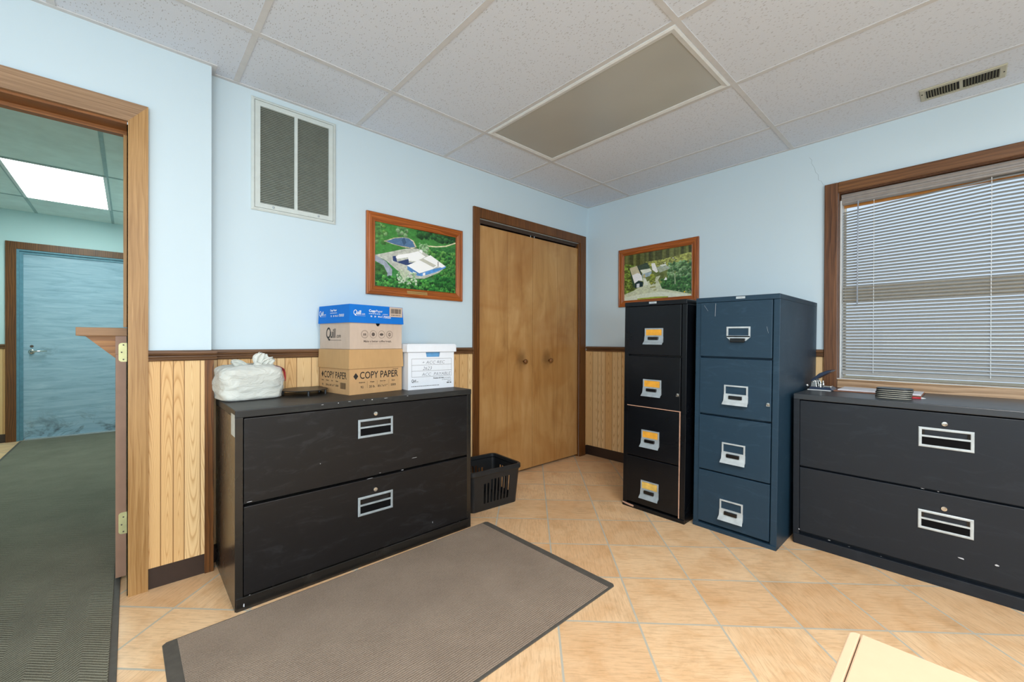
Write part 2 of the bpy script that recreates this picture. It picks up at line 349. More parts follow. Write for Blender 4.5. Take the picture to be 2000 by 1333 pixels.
# ------------------------------------------------------------------ mesh helpers
class MB:
    def __init__(s): s.v = []; s.f = []
    def add(s, vs, fs):
        o = len(s.v); s.v += [tuple(p) for p in vs]; s.f += [tuple(i+o for i in f) for f in fs]; return s
    def box(s, a, b, m=None):
        x0, y0, z0 = a; x1, y1, z1 = b
        x0, x1 = sorted((x0, x1)); y0, y1 = sorted((y0, y1)); z0, z1 = sorted((z0, z1))
        vs = [Vector(p) for p in ((x0,y0,z0),(x1,y0,z0),(x1,y1,z0),(x0,y1,z0),(x0,y0,z1),(x1,y0,z1),(x1,y1,z1),(x0,y1,z1))]
        if m is not None: vs = [m @ p for p in vs]
        return s.add(vs, [(0,3,2,1),(4,5,6,7),(0,1,5,4),(1,2,6,5),(2,3,7,6),(3,0,4,7)])
    def prism(s, pts, d, m=None):
        """closed outline pts (3D) extruded by vector d"""
        n = len(pts); d = Vector(d); A = [Vector(p) for p in pts]; B = [p+d for p in A]
        vs = A+B
        if m is not None: vs = [m @ p for p in vs]
        return s.add(vs, [tuple(range(n))[::-1], tuple(range(n, 2*n))]+[(i, (i+1) % n, n+(i+1) % n, n+i) for i in range(n)])
    def loops(s, loops, close=False, cap=False):
        n = len(loops[0]); vs = [p for L in loops for p in L]; fs = []
        k = len(loops); rg = range(k if close else k-1)
        for a in rg:
            b = (a+1) % k
            for i in range(n):
                j = (i+1) % n; fs.append((a*n+i, a*n+j, b*n+j, b*n+i))
        if cap: fs += [tuple(range(n))[::-1], tuple((k-1)*n+i for i in range(n))]
        return s.add(vs, fs)
    def lathe(s, prof, seg=24, m=None):
        """prof: (radius, height) list turned round z"""
        Ls = [[Vector((r*math.cos(2*math.pi*i/seg), r*math.sin(2*math.pi*i/seg), h)) for i in range(seg)] for r, h in prof]
        if m is not None: Ls = [[m @ p for p in L] for L in Ls]
        return s.loops(Ls, cap=True)
    def tube(s, pts, r, seg=10):
        pts = [Vector(p) for p in pts]; Ls = []
        for i, p in enumerate(pts):
            d = (pts[min(i+1, len(pts)-1)]-pts[max(i-1, 0)]).normalized()
            a = d.orthogonal().normalized() if abs(d.z) > .9 else d.cross(Vector((0, 0, 1))).normalized(); b = d.cross(a)
            Ls.append([p+a*r*math.cos(2*math.pi*k/seg)+b*r*math.sin(2*math.pi*k/seg) for k in range(seg)])
        return s.loops(Ls, cap=True)
    def frame(s, o, U, V, N, w, h, prof):
        """mitred moulding round a w x h rectangle; prof: (inset, height) list, closed outline"""
        o, U, V, N = map(Vector, (o, U, V, N)); Ls = []
        for ins, ht in prof:
            Ls.append([o+U*x+V*y+N*ht for x, y in ((ins, ins), (w-ins, ins), (w-ins, h-ins), (ins, h-ins))])
        return s.loops(Ls, close=True)
    def build(s, name, mat, parent=None, bevel=0, smooth=False, label=None, seg=2):
        me = bpy.data.meshes.new(name); me.from_pydata(s.v, [], s.f); me.update()
        import bmesh
        bm = bmesh.new(); bm.from_mesh(me); bmesh.ops.recalc_face_normals(bm, faces=bm.faces); bm.to_mesh(me); bm.free()
        o = bpy.data.objects.new(name, me); COL.objects.link(o); me.materials.append(mat)
        if parent is not None: o.parent = parent
        if bevel:
            b = o.modifiers.new('bevel', 'BEVEL'); b.width = bevel; b.segments = seg; b.limit_method = 'ANGLE'; b.angle_limit = R(40)
        if smooth:
            for p in me.polygons: p.use_smooth = True
        if label: o['label'] = label
        return o
def box(name, a, b, mat, parent=None, bevel=0, label=None):
    return MB().box(a, b).build(name, mat, parent, bevel, label=label)
def empty(name, loc=(0, 0, 0), rz=0):
    o = bpy.data.objects.new(name, None); o.location = loc; o.rotation_euler = (0, 0, rz); o.empty_display_size = .1; COL.objects.link(o); return o
def tag(o, label, cat, group=None):
    o['label'] = label; o['category'] = cat
    if group: o['group'] = group
    return o
def struct(o, label=None, cat=None):
    o['kind'] = 'structure'
    if label: o['label'] = label
    if cat: o['category'] = cat
    return o
def textmesh(mb, s, size, o, U, V, N, align='LEFT', sx=1.0, bold=0.0, shear=0.0, lift=.0004):
    cu = bpy.data.curves.new('t', 'FONT'); cu.body = s; cu.size = size; cu.align_x = align; cu.offset = bold; cu.shear = shear; cu.resolution_u = 3
    ob = bpy.data.objects.new('t', cu); COL.objects.link(ob)
    dg = bpy.context.evaluated_depsgraph_get(); dg.update()
    me = bpy.data.meshes.new_from_object(ob.evaluated_get(dg))
    ys = [abs(v.co.y) for v in me.vertices]+[0]
    if max(ys) > size*1.3:              # an offset outline spiked: fall back to the plain weight
        bpy.data.objects.remove(ob); bpy.data.curves.remove(cu); bpy.data.meshes.remove(me)
        return textmesh(mb, s, size, o, U, V, N, align, sx, bold*.5 if abs(bold) > 1e-5 else 0, shear, lift)
    o, U, V, N = map(Vector, (o, U, V, N))
    mb.add([o+U*v.co.x*sx+V*v.co.y+N*lift for v in me.vertices], [tuple(p.vertices) for p in me.polygons])
    bpy.data.objects.remove(ob); bpy.data.curves.remove(cu); bpy.data.meshes.remove(me)
    return mb
def rect(mb, o, U, V, N, x, y, w, h, lift=.0004):
    o, U, V, N = map(Vector, (o, U, V, N))
    return mb.add([o+U*a+V*b+N*lift for a, b in ((x, y), (x+w, y), (x+w, y+h), (x, y+h))], [(0, 1, 2, 3)])
def poly(mb, o, U, V, N, pts, lift=.0004):
    o, U, V, N = map(Vector, (o, U, V, N))
    return mb.add([o+U*a+V*b+N*lift for a, b in pts], [tuple(range(len(pts)))])
def ringmesh(mb, o, U, V, N, cx, cy, r1, r0, lift=.0004, n=28):
    o, U, V, N = map(Vector, (o, U, V, N)); vs = []
    for i in range(n):
        a = 2*math.pi*i/n
        for r in (r1, r0): vs.append(o+U*(cx+r*math.cos(a))+V*(cy+r*math.sin(a))+N*lift)
    return mb.add(vs, [(2*i, 2*((i+1) % n), 2*((i+1) % n)+1, 2*i+1) for i in range(n)])

# ------------------------------------------------------------------ the room shell
H = 2.362; YC = -.08; WX = -2.96       # ceiling height, door wall plane, its end
X0, Y0 = -6.0, -5.3                    # far corners behind the camera
struct(box('floor', (-7, -5.5, -.1), (0.15, 4.6, 0), MAT['floor']), 'terracotta tiles laid diagonally with grey grout', 'floor')
struct(box('ceiling', (X0, Y0, H), (.12, .12, H+.1), MAT['ceiling']), 'suspended ceiling of speckled mineral fibre tiles', 'ceiling')
# closet wall with an opening for the bifold doors
m = MB().box((WX, 0, 0), (-1.325, .12, H)).box((-.125, 0, 0), (.12, .12, H)).box((-1.325, 0, 2.0), (-.125, .12, H))
struct(m.build('wall_back', MAT['wall']), 'pale blue wall with the closet and the return grille', 'wall')
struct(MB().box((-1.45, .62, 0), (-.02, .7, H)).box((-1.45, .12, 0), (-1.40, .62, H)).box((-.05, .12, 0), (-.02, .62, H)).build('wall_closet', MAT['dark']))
# window wall
m = MB().box((0, -1.925, 0), (.15, .12, H)).box((0, -3.35, 0), (.15, -1.925, .85)).box((0, -3.35, 2.005), (.15, -1.925, H)).box((0, Y0, 0), (.15, -3.35, H))
wr = struct(m.build('wall_right', MAT['wall']), 'pale blue wall holding the blind covered window', 'wall')
# door wall
DX0, DX1, DZ = -4.12, -3.25, 2.0
m = MB().box((DX1, YC, 0), (WX, .07, H)).box((DX0, YC, DZ), (DX1, .07, H)).box((X0, YC, 0), (DX0, .07, H))
struct(m.build('wall_left', MAT['wall']), 'pale blue wall with the doorway to the hall', 'wall')
struct(box('wall_rear', (X0, Y0-.12, 0), (.15, Y0, H), MAT['wall']))
struct(box('wall_side', (X0-.12, Y0, 0), (X0, YC, H), MAT['wall']))

# crack running down to the window corner
cpts = [(-1.772, 2.275), (-1.786, 2.255), (-1.784, 2.235), (-1.800, 2.20), (-1.806, 2.17), (-1.820, 2.15), (-1.822, 2.115), (-1.836, 2.105), (-1.846, 2.08), (-1.858, 2.072)]
vs, fs = [], []
for i, (y, z) in enumerate(cpts):
    w = .0008
    vs += [(-.0006, y-w, z), (-.0006, y+w, z)]
for i in range(len(cpts)-1): fs.append((2*i, 2*i+1, 2*i+3, 2*i+2))
cr = MB().add(vs, fs).build('crack', plain('crack shade', '98acb5', .8), wr); cr['label'] = 'hairline crack in the paint'

# suspended grid
x1, y1, T = -1.6348, -.4612, .6096
g = MB()
for k in range(-7, 3):
    x = x1+k*T
    if X0 < x < 0: g.box((x-.012, Y0, H-.0025), (x+.012, 0 if x > WX else YC, H+.001))
for l in range(0, 4):
    y = y1-l*2*T
    if y > Y0: g.box((X0, y-.012, H-.0032), (0, y+.012, H+.001))
struct(g.build('trim_1', MAT['tbar']), 'white T bars of the suspended ceiling', 'ceiling grid')
g = MB().box((WX, -.02, H-.004), (0, 0, H)).box((-.02, Y0, H-.004), (0, -.02, H)).box((X0, YC-.02, H-.004), (WX, YC, H)).box((WX, YC-.02, H-.004), (WX+.02, -.02, H))
struct(g.build('trim_2', MAT['tbar']), 'white angle strip where walls meet the ceiling', 'wall angle')

# wainscot, chair rail, baseboard
def railprof(name, p0, p1, out, mat, zt=1.034, dep=.022):
    """two-bead chair rail from p0 to p1 (xy), sticking out along out"""
    prof = [(0, 0), (.012, 0), (.018, .004), (.019, .012), (.012, .017), (.012, .022), (.02, .026), (.023, .034), (.02, .043), (.012, .047), (0, .047)]
    A, B = Vector((p0[0], p0[1], 0)), Vector((p1[0], p1[1], 0)); N = Vector((out[0], out[1], 0))
    Ls = [[P+N*a+Vector((0, 0, zt-.047+b)) for a, b in prof] for P in (A, B)]
    return MB().loops(Ls, cap=True).build(name, mat, smooth=False)
struct(MB().box((WX, -.006, .09), (-1.375, 0, .99)).box((-.045, -.006, .09), (0, 0, .99)).build('trim_3', MAT['panelX']), 'honey coloured grooved wood panelling under the rail beside the closet', 'panelling')
struct(MB().box((-.006, -1.862, .09), (0, -.006, .99)).build('trim_4', MAT['panelY']), 'honey coloured grooved wood panelling on the window wall', 'panelling')
struct(MB().box((-3.183, YC-.006, .09), (WX-.026, YC, .99)).build('trim_5', MAT['panelX']), 'pale grooved wood panelling beside the doorway', 'panelling')
for i, (a, b, o, mt) in enumerate([((WX, 0), (-1.378, 0), (0, -1), 'trimwoodX'), ((0, -.0), (0, -1.855), (-1, 0), 'trimwoodY'), ((-3.183, YC), (WX+.02, YC), (0, -1), 'trimwoodX')]):
    struct(railprof('trim_%d' % (6+i), a, b, o, MAT[mt]), 'dark stained chair rail ' + ['on the closet wall', 'on the window wall', 'on the doorway wall'][i], 'chair rail')
struct(MB().box((WX, -.004, 0), (-1.378, 0, .092)).box((-.045, -.004, 0), (0, 0, .092)).build('baseboard_back', MAT['vinyl']), 'dark brown vinyl baseboard by the closet', 'baseboard')
struct(MB().box((-.004, -1.9, 0), (0, -.004, .092)).build('baseboard_right', MAT['vinyl']), 'dark brown vinyl baseboard on the window wall', 'baseboard')
struct(MB().box((-3.183, YC-.005, 0), (WX-.02, YC, .090)).build('baseboard_left', MAT['vinyl']), 'dark brown vinyl baseboard beside the doorway', 'baseboard')
struct(MB().box((WX-.026, YC-.012, 0), (WX+.008, YC, .988)).box((WX, YC, 0), (WX+.008, 0, .988)).build('trim_9', MAT['trimwood']), 'dark wood corner strip at the end of the doorway wall', 'corner strip')

# ------------------------------------------------------------------ closet bifold doors
d1 = struct(empty('door_1', (0, 0, 0)), 'pair of light wood bifold closet doors in a dark casing', 'closet door')
cs = MB().box((-1.378, -.018, 0), (-1.322, 0, 2.075)).box((-.128, -.018, 0), (-.045, 0, 2.075)).box((-1.322, -.018, 2.0), (-.128, 0, 2.075))
cs.box((-1.322, -.0, 0), (-1.318, .12, 2.0)).box((-.132, 0, 0), (-.128, .12, 2.0))
cs.build('casing', MAT['trimwood'], d1, .003)
MB().box((-1.318, .02, 1.972), (-.132, .055, 2.0)).build('track', plain('bronze track', '4a3a30', .4, .3), d1)
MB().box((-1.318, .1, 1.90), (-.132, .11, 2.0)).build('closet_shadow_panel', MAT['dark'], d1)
for a, b, kx in ((-1.316, -.733, -.84), (-.729, -.134, -.53)):
    p = MB().box((a, .012, .018), (b, .042, 1.955)).build('door_panel', MAT['closet'], d1, .002)
    MB().lathe([(.008, 0), (.008, .014), (.013, .018), (.019, .024), (.020, .032), (.015, .038), (.003, .040)], 24, Matrix.Translation((kx, .012, .914)) @ Matrix.Rotation(R(90), 4, 'X')).build('knob', wood('knob wood', '4a2c12', '8a5a2c', 'Y'), p, smooth=True)
    for hx in (a+.02, b-.02):
        MB().box((hx-.004, .02, 1.955), (hx+.004, .03, 1.975)).build('pivot_pin', MAT['chrome'], p)

# ------------------------------------------------------------------ doorway casing, jamb
d2 = struct(empty('door_2', (0, 0, 0)), 'open doorway framed in honey oak leading to the hall', 'doorway')
MB().box((DX1+.003, YC-.018, 0), (-3.183, YC, 1.995)).add([(DX1+.003, YC-.018, 1.995), (-3.183, YC-.018, 1.995), (-3.183, YC-.018, 2.076), (DX1+.003, YC, 1.995), (-3.183, YC, 1.995), (-3.183, YC, 2.076)], [(0,1,2),(3,5,4),(0,2,5,3),(1,4,5,2)]).build('side_casing', MAT['oakZ'], d2)
MB().add([(DX0-.07, YC-.018, 2.076), (-3.183, YC-.018, 2.076), (DX1+.003, YC-.018, 1.995), (DX0-.07, YC-.018, 1.995), (DX0-.07, YC, 2.076), (-3.183, YC, 2.076), (DX1+.003, YC, 1.995), (DX0-.07, YC, 1.995)], [(0,1,2,3),(4,7,6,5),(0,4,5,1),(1,5,6,2),(2,6,7,3),(3,7,4,0)]).build('head_casing', MAT['oakX'], d2)
MB().box((DX0-.07, YC-.018, 0), (DX0, YC, 1.995)).build('side_casing', MAT['oakZ'], d2)
MB().box((DX0, YC, 1.985), (DX1, .07, 2.0)).box((DX0, .0, 1.968), (DX1, .034, 1.985)).build('head_jamb', wood('head jamb wood', '6b3f1c', '9a6538', 'X'), d2, .001)
MB().box((DX1-.0, YC, 0), (DX1+.003, .07, 1.985)).build('side_jamb', MAT['oakZ'], d2)
MB().box((DX1-.012, -.0, 1.135), (DX1, .034, 1.968)).build('door_stop', MAT['oakZ'], d2, .001)

# ------------------------------------------------------------------ half door with shelf, swung open into the hall
hd = empty('half_door', (-3.27, .08, 0)); tag(hd, 'brown half door with a wooden ledge on top, swung open in the doorway', 'door')
MB().box((-.018, .0, .02), (.018, .82, 1.016)).build('door_leaf', MAT['brownpaint'], hd, .002)
MB().box((-.140, -.008, 1.097-.0), (.030, .80, 1.133)).build('shelf', MAT['shelfwood'], hd, .0015)
MB().box((-.018, .0, 1.016), (.018, .82, 1.097)).build('top_rail', MAT['brownpaint'], hd)
for yy in (.03, .70):
    MB().prism([(-.115, yy, 1.097), (-.018, yy, .997), (-.018, yy, 1.097)], (0, .02, 0)).build('bracket', MAT['bracketwood'], hd)
for zz in (.982, .212):
    hm = MB(); pts = []
    x0h, x1h, z0h, z1h, rr = -.008, .030, zz, zz+.084+(.012 if zz < .5 else 0), .012
    for cxx, czz, a0 in ((x0h+rr, z1h-rr, 90), (x0h+rr, z0h+rr, 180)):
        for q in range(6): pts.append((cxx+rr*math.cos(R(a0+q*18)), -.002, czz+rr*math.sin(R(a0+q*18))))
    pts += [(x1h, -.002, z0h), (x1h, -.002, z1h)]
    hinge = hm.prism(pts, (0, .0025, 0)).build('hinge', MAT['brass'], hd)
    sm = MB()
    for sx_, sz_ in ((.008, .01), (.002, .042), (.008, .075)):
        sm.lathe([(.003, 0), (.003, .0012), (.001, .0014)], 12, Matrix.Translation((sx_, -.002, zz+sz_)) @ Matrix.Rotation(R(90), 4, 'X'))
    sm.build('screw', MAT['greyink'], hinge)

# ------------------------------------------------------------------ hall
HY, HH = 4.35, 2.455
struct(MB().box((-5.4, HY, 0), (-4.185, HY+.1, HH)).box((-4.185, HY, 2.12), (-3.0, HY+.1, HH)).box((-3.0, HY, 0), (-2.4, HY+.1, HH)).build('wall_hall_end', MAT['hallwall']), 'aqua end wall of the hall', 'wall')
struct(box('wall_hall_right', (-2.9, .12, 0), (-2.8, HY, HH), MAT['hallwall']))
struct(box('wall_hall_left', (-5.3, .07, 0), (-5.2, HY, HH), MAT['hallwall']))
struct(MB().box((-5.3, .07, H), (-2.8, .13, HH+.1)).build('wall_hall_near', MAT['hallwall']))
struct(box('ceiling_hall', (-5.3, .07, HH), (-2.8, HY+.1, HH+.1), MAT['halltile']), 'plain tiled ceiling of the hall', 'ceiling')
g = MB()
LX0, LX1, LY0, LY1 = -3.985, -3.385, 2.43, 3.65
for x in (LX0-.61, LX0, LX1, LX1+.6): g.box((x-.012, .1, HH-.003), (x+.012, HY, HH+.001))
for y in (LY0-1.22, LY0, LY1): g.box((-5.2, y-.012, HH-.004), (-2.9, y+.012, HH+.001))
struct(g.build('trim_10', plain('hall grid', '9fb8b8', .5)), 'T bars of the hall ceiling', 'ceiling grid')
hl = empty('hall_light', ((LX0+LX1)/2, (LY0+LY1)/2, HH)); tag(hl, 'lit white rectangular light panel in the hall ceiling', 'light')
MB().box((-.28, -.59, -.006), (.28, .59, -.001)).build('diffuser', MAT['lamp'], hl)
MB().frame((-.3, -.61, -.008), (1,0,0), (0,1,0), (0,0,1), .6, 1.22, [(0, 0), (.022, 0), (.022, .007), (0, .007)]).build('frame', MAT['white'], hl)
# small wainscot left of the far door
struct(MB().box((-5.2, HY-.006, .09), (-4.20, HY, .99)).build('trim_11', MAT['panelX']), 'wood panelling at the hall end', 'panelling')
struct(railprof('trim_12', (-5.2, HY), (-4.20, HY), (0, -1), MAT['trimwoodX']), 'dark chair rail at the hall end', 'chair rail')
struct(MB().box((-5.2, HY-.008, 0), (-4.20, HY, .09)).build('baseboard_hall', MAT['vinyl']), 'dark baseboard at the hall end', 'baseboard')
d4 = struct(empty('door_3', (0, 0, 0)), 'worn blue grey steel door at the end of the hall', 'door')
MB().frame((-4.20, HY-.02, -.08), (1,0,0), (0,0,1), (0,1,0), 1.25, 2.20, [(0, 0), (.075, 0), (.075, .02), (0, .02)]).build('casing', MAT['trimwood'], d4)
MB().frame((-4.125, HY-.012, -.1), (1,0,0), (0,0,1), (0,1,0), 1.10, 2.145, [(0, 0), (.018, 0), (.018, .02), (.045, .02), (.045, .09), (0, .09)]).build('steel_frame', MAT['farframe'], d4)
fd = MB().box((-4.080, HY+.02, .012), (-3.07, HY+.06, 2.0)).build('door_leaf', MAT['fardoor'], d4)
lv = MB().lathe([(.026, 0), (.026, .008), (.018, .012)], 20, Matrix.Translation((-4.02, HY+.02, .952)) @ Matrix.Rotation(R(90), 4, 'X'))
lv.tube([(-4.02, HY+.01, .952), (-4.02, HY-.03, .952), (-4.0, HY-.036, .956), (-3.905, HY-.036, .958)], .008)
lv.build('lever_handle', MAT['chrome'], fd, smooth=True)
MB().lathe([(.014, 0), (.014, .006), (.004, .008)], 16, Matrix.Translation((-4.02, HY+.02, 1.01)) @ Matrix.Rotation(R(90), 4, 'X')).build('keyhole', MAT['greyink'], fd)
MB().box((-4.07, HY-.01, 0), (-3.07, HY+.02, .012)).build('threshold', MAT['pewter'], d4)

# floor mats
def floormat(name, x0, x1, y0, y1, mat, bx, by, label):
    r = empty(name, ((x0+x1)/2, (y0+y1)/2, 0)); tag(r, label, 'floor mat')
    w, d = (x1-x0)/2, (y1-y0)/2
    MB().prism([(-w, -d+.012, 0), (-w+.012, -d, 0), (w-.012, -d, 0), (w, -d+.012, 0), (w, d-.012, 0), (w-.012, d, 0), (-w+.012, d, 0), (-w, d-.012, 0)], (0, 0, .004)).build('rubber_border', MAT['rubber'], r, .0015)
    MB().box((-w+bx, -d+by, .004), (w-bx, d-by, .0075)).build('pile', mat, r, .0015)
    return r
fm = floormat('floor_mat', -.745, .745, -.445, .445, MAT['matbrown'], .042, .010, 'brown ribbed entrance mat in front of the left filing cabinet')
fm.location = (-2.408, -.986, 0); fm.rotation_euler.z = R(.6)
floormat('floor_mat', -4.1, -3.272, -1.9, 4.32, MAT['mathall'], .02, .02, 'long dark chevron patterned runner leading through the doorway')

# ------------------------------------------------------------------ ceiling things
fx = empty('ceiling_light', (x1+.5*T, y1-T, H)); tag(fx, 'unlit rectangular ceiling light with a grey diffuser', 'light')
a, b = T/2-.013, T-.013
MB().frame((-a, -b, -.006), (1,0,0), (0,1,0), (0,0,1), 2*a, 2*b, [(0, .0), (.010, -.004), (.030, 0), (.030, .008), (0, .008)]).build('frame', MAT['white'], fx)
MB().box((-a+.03, -b+.03, -.003), (a-.03, b-.03, .0)).build('diffuser', MAT['diffuser'], fx)
vt = empty('ceiling_vent', (-.21, -2.442, H)); tag(vt, 'small beige metal air register in the ceiling above the window', 'vent')
vt.rotation_euler.z = R(0)
cb = plain('beige register enamel', 'b9b8a4', .45, 0, .03)
MB().frame((-.072, -.147, -.006), (1,0,0), (0,1,0), (0,0,1), .144, .294, [(0, .005), (.004, 0), (.024, 0), (.024, .006)]).box((-.05, -.006, -.006), (.05, .006, -.002)).build('faceplate', cb, vt)
MB().box((-.052, -.13, -.002), (.052, .13, -.0005)).build('duct_opening', MAT['dark'], vt)
lm = MB()
for k in range(26):
    yy = -.122+k*.0098
    if abs(yy) < .01: continue
    sgn = 1 if yy > 0 else -1
    lm.prism([(-.05, yy, -.002), (-.05, yy+.0012, -.002), (-.05, yy+.0012+sgn*.003, -.006), (-.05, yy+sgn*.003, -.006)], (.1, 0, 0))
lm.build('louvers', plain('dull olive louver', '7c7a62', .5), vt)
MB().lathe([(.003, 0), (.003, -.002)], 10, Matrix.Translation((-.02, .137, -.006))).build('screw', MAT['dark'], vt)
MB().lathe([(.003, 0), (.003, -.002)], 10, Matrix.Translation((.0, -.138, -.006))).build('screw', MAT['dark'], vt)

# return air grille
gr = empty('return_air_grille', (-2.5765, 0, 2.0375)); tag(gr, 'white louvered return air grille high on the wall', 'vent')
w, h = .21, .289
MB().frame((-w, -.0, -h), (1,0,0), (0,0,1), (0,-1,0), 2*w, 2*h, [(0, 0), (0, .006), (.008, .010), (.014, .010), (.014, .004), (.014, 0)]).build('outer_frame', MAT['grille'], gr)
MB().frame((-w+.016, 0, -h+.016), (1,0,0), (0,0,1), (0,-1,0), 2*w-.032, 2*h-.032, [(0, .001), (0, .009), (.024, .009), (.024, .001)]).box((-.009, -.009, -h+.04), (.007, -.001, h-.04)).build('faceplate', MAT['grille'], gr)
MB().box((-w+.012, -.0012, -h+.012), (w-.012, -.0002, h-.012)).build('backing', plain('dusty filter', '666b62', .9), gr)
for xa, xb in ((-.17, -.009), (.007, .17)):
    lm = MB(); n = 56
    for k in range(n):
        z = -h+.044+k*(2*h-.088)/(n-1)
        lm.prism([(xa, -.0015, z+.003), (xa, -.0025, z+.0035), (xa, -.0095, z-.0015), (xa, -.0085, z-.002)], (xb-xa, 0, 0))
    lm.build('louvers', plain('grey louver enamel', 'b4bbb2', .5), gr)
for xx in (-.11, .115):
    MB().lathe([(.006, 0), (.006, .002), (.003, .003)], 14, Matrix.Translation((xx, -.009, -h+.028)) @ Matrix.Rotation(R(90), 4, 'X')).build('screw', MAT['pewter'], gr)

# ------------------------------------------------------------------ window and blind
wn = struct(empty('window_1', (0, 0, 0)), 'wood cased window covered by a white blind', 'window')
WY0, WY1, WZ0, WZ1 = -1.925, -3.35, .85, 2.005
def bx4(nm, a, b, mt, par, bv=.003): return MB().box(a, b).build(nm, MAT[mt], par, bv)
MB().box((-.022, -1.925, .785), (0, -1.857, 2.067)).build('side_casing', MAT['winwoodZ'], wn, .004)
MB().box((-.022, -3.42, 2.003), (0, -1.925, 2.067)).build('head_casing', MAT['winwoodY'], wn, .004)
MB().box((-.022, -3.42, .785), (0, -3.35, 2.003)).build('side_casing', MAT['winwoodZ'], wn, .004)
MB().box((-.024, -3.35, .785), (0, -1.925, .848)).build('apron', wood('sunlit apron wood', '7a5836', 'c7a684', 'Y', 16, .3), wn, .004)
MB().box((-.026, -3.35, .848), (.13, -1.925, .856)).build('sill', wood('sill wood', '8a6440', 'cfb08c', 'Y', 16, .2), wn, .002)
MB().box((0, -1.93, .856), (.13, -1.925, 2.005)).box((0, -3.35, .856), (.13, -3.345, 2.005)).box((0, -3.345, 2.0), (.13, -1.93, 2.005)).build('reveal', MAT['winwoodZ'], wn)
MB().box((.02, -1.9375, .857), (.11, -1.931, 1.96)).build('jamb_liner', MAT['white'], wn)
MB().box((-.027, -3.35, .8555), (-.012, -1.925, .8585)).build('sill_glare', MAT['white'], wn)  # white strip painting the glare along the front edge of the sill
MB().frame((.11, -1.93, .856), (0,-1,0), (0,0,1), (1,0,0), 1.415, 1.144, [(0, 0), (.014, 0), (.014, .03), (0, .03)]).box((.10, -3.33, 1.33), (.14, -1.94, 1.43)).build('sash', plain('cream vinyl sash', 'e6dcc6', .4, 0, .03), wn)
MB().box((.095, -3.345, 1.928), (.109, -1.932, 2.0)).build('head_stop', plain('orange sunlit stop', 'd08a40', .4, 0, .06), wn)  # wood coloured bright orange as if the sun lit it
MB().box((.122, -3.335, .868), (.126, -1.94, 1.99)).build('pane', MAT['glass'], wn)

bl = empty('window_blind', (.05, -2.63, 2.0)); tag(bl, 'white horizontal slat blind hanging slightly crooked in the window', 'blind')
YA, YB = -1.94+2.63, -3.33+2.63       # local y of the slat ends
MB().prism([Vector((x, YB-.005, z)) for x, z in ((.014, -.004), (.014, -.064), (-.024, -.064), (-.029, -.060), (-.029, -.052), (-.025, -.048), (-.025, -.044), (-.030, -.038), (-.030, -.030), (-.025, -.025), (-.025, -.020), (-.029, -.014), (-.026, -.004))], (0, YA-YB+.01, 0)).build('head_rail', plain('warm grey head rail', '958f8a', .35, 0, .03), bl, .0008)
NS = 54; ZT, ZB = -.071, -1.098
import bmesh
for k in range(NS):
    f = k/(NS-1); zc = ZT+(ZB-ZT)*f
    fade = max(0, 1-k/26)
    Ls = []
    for yv in np.linspace(YA, YB, 12):
        dz = -.042*fade*max(0, (yv-(YA-.62))/.62)
        prof = []
        a = R(36)
        for q in range(5):
            s_ = (q-2)/2*.0125; hgt = .0024*(1-((q-2)/2)**2)
            # upper edge leans towards the glass
            prof.append(Vector((s_*math.cos(a)-hgt*math.sin(a), yv, zc+dz+s_*math.sin(a)+hgt*math.cos(a))))
        for q in reversed(range(5)):
            s_ = (q-2)/2*.0125; hgt = .0024*(1-((q-2)/2)**2)-.0005
            prof.append(Vector((s_*math.cos(a)-hgt*math.sin(a), yv, zc+dz+s_*math.sin(a)+hgt*math.cos(a))))
        Ls.append(prof)
    MB().loops(Ls, cap=True).build('slat', MAT['slat'], bl, smooth=False)
MB().box((-.012, YB, -1.120), (.012, YA, -1.107)).build('bottom_rail', MAT['slat'], bl, .003)
for yy in (-2.088, -2.55, -3.0):
    lc = MB(); lc.tube([(-.0145, yy+2.63, -.06), (-.0145, yy+2.63, -1.108)], .0009, 6)
    for k in range(NS):
        z = ZT+(ZB-ZT)*k/(NS-1); lc.box((-.0165, yy+2.63-.0016, z-.004), (-.0135, yy+2.63+.0016, z+.004))
    lc.build('ladder_cord', MAT['white'], bl)
MB().tube([(-.034, -2.017+2.63, -.06), (-.034, -2.015+2.63, -.69)], .0035, 8).build('tilt_wand', MAT['acrylic'], bl, smooth=True)

# outside: light ground and a low bank seen as brightness through the slats
struct(box('ground_outside', (.2, -12, -.4), (14, 8, -.3), plain('pale gravel outside', 'c9c4b8', .9)), 'pale ground outside the window', 'ground')

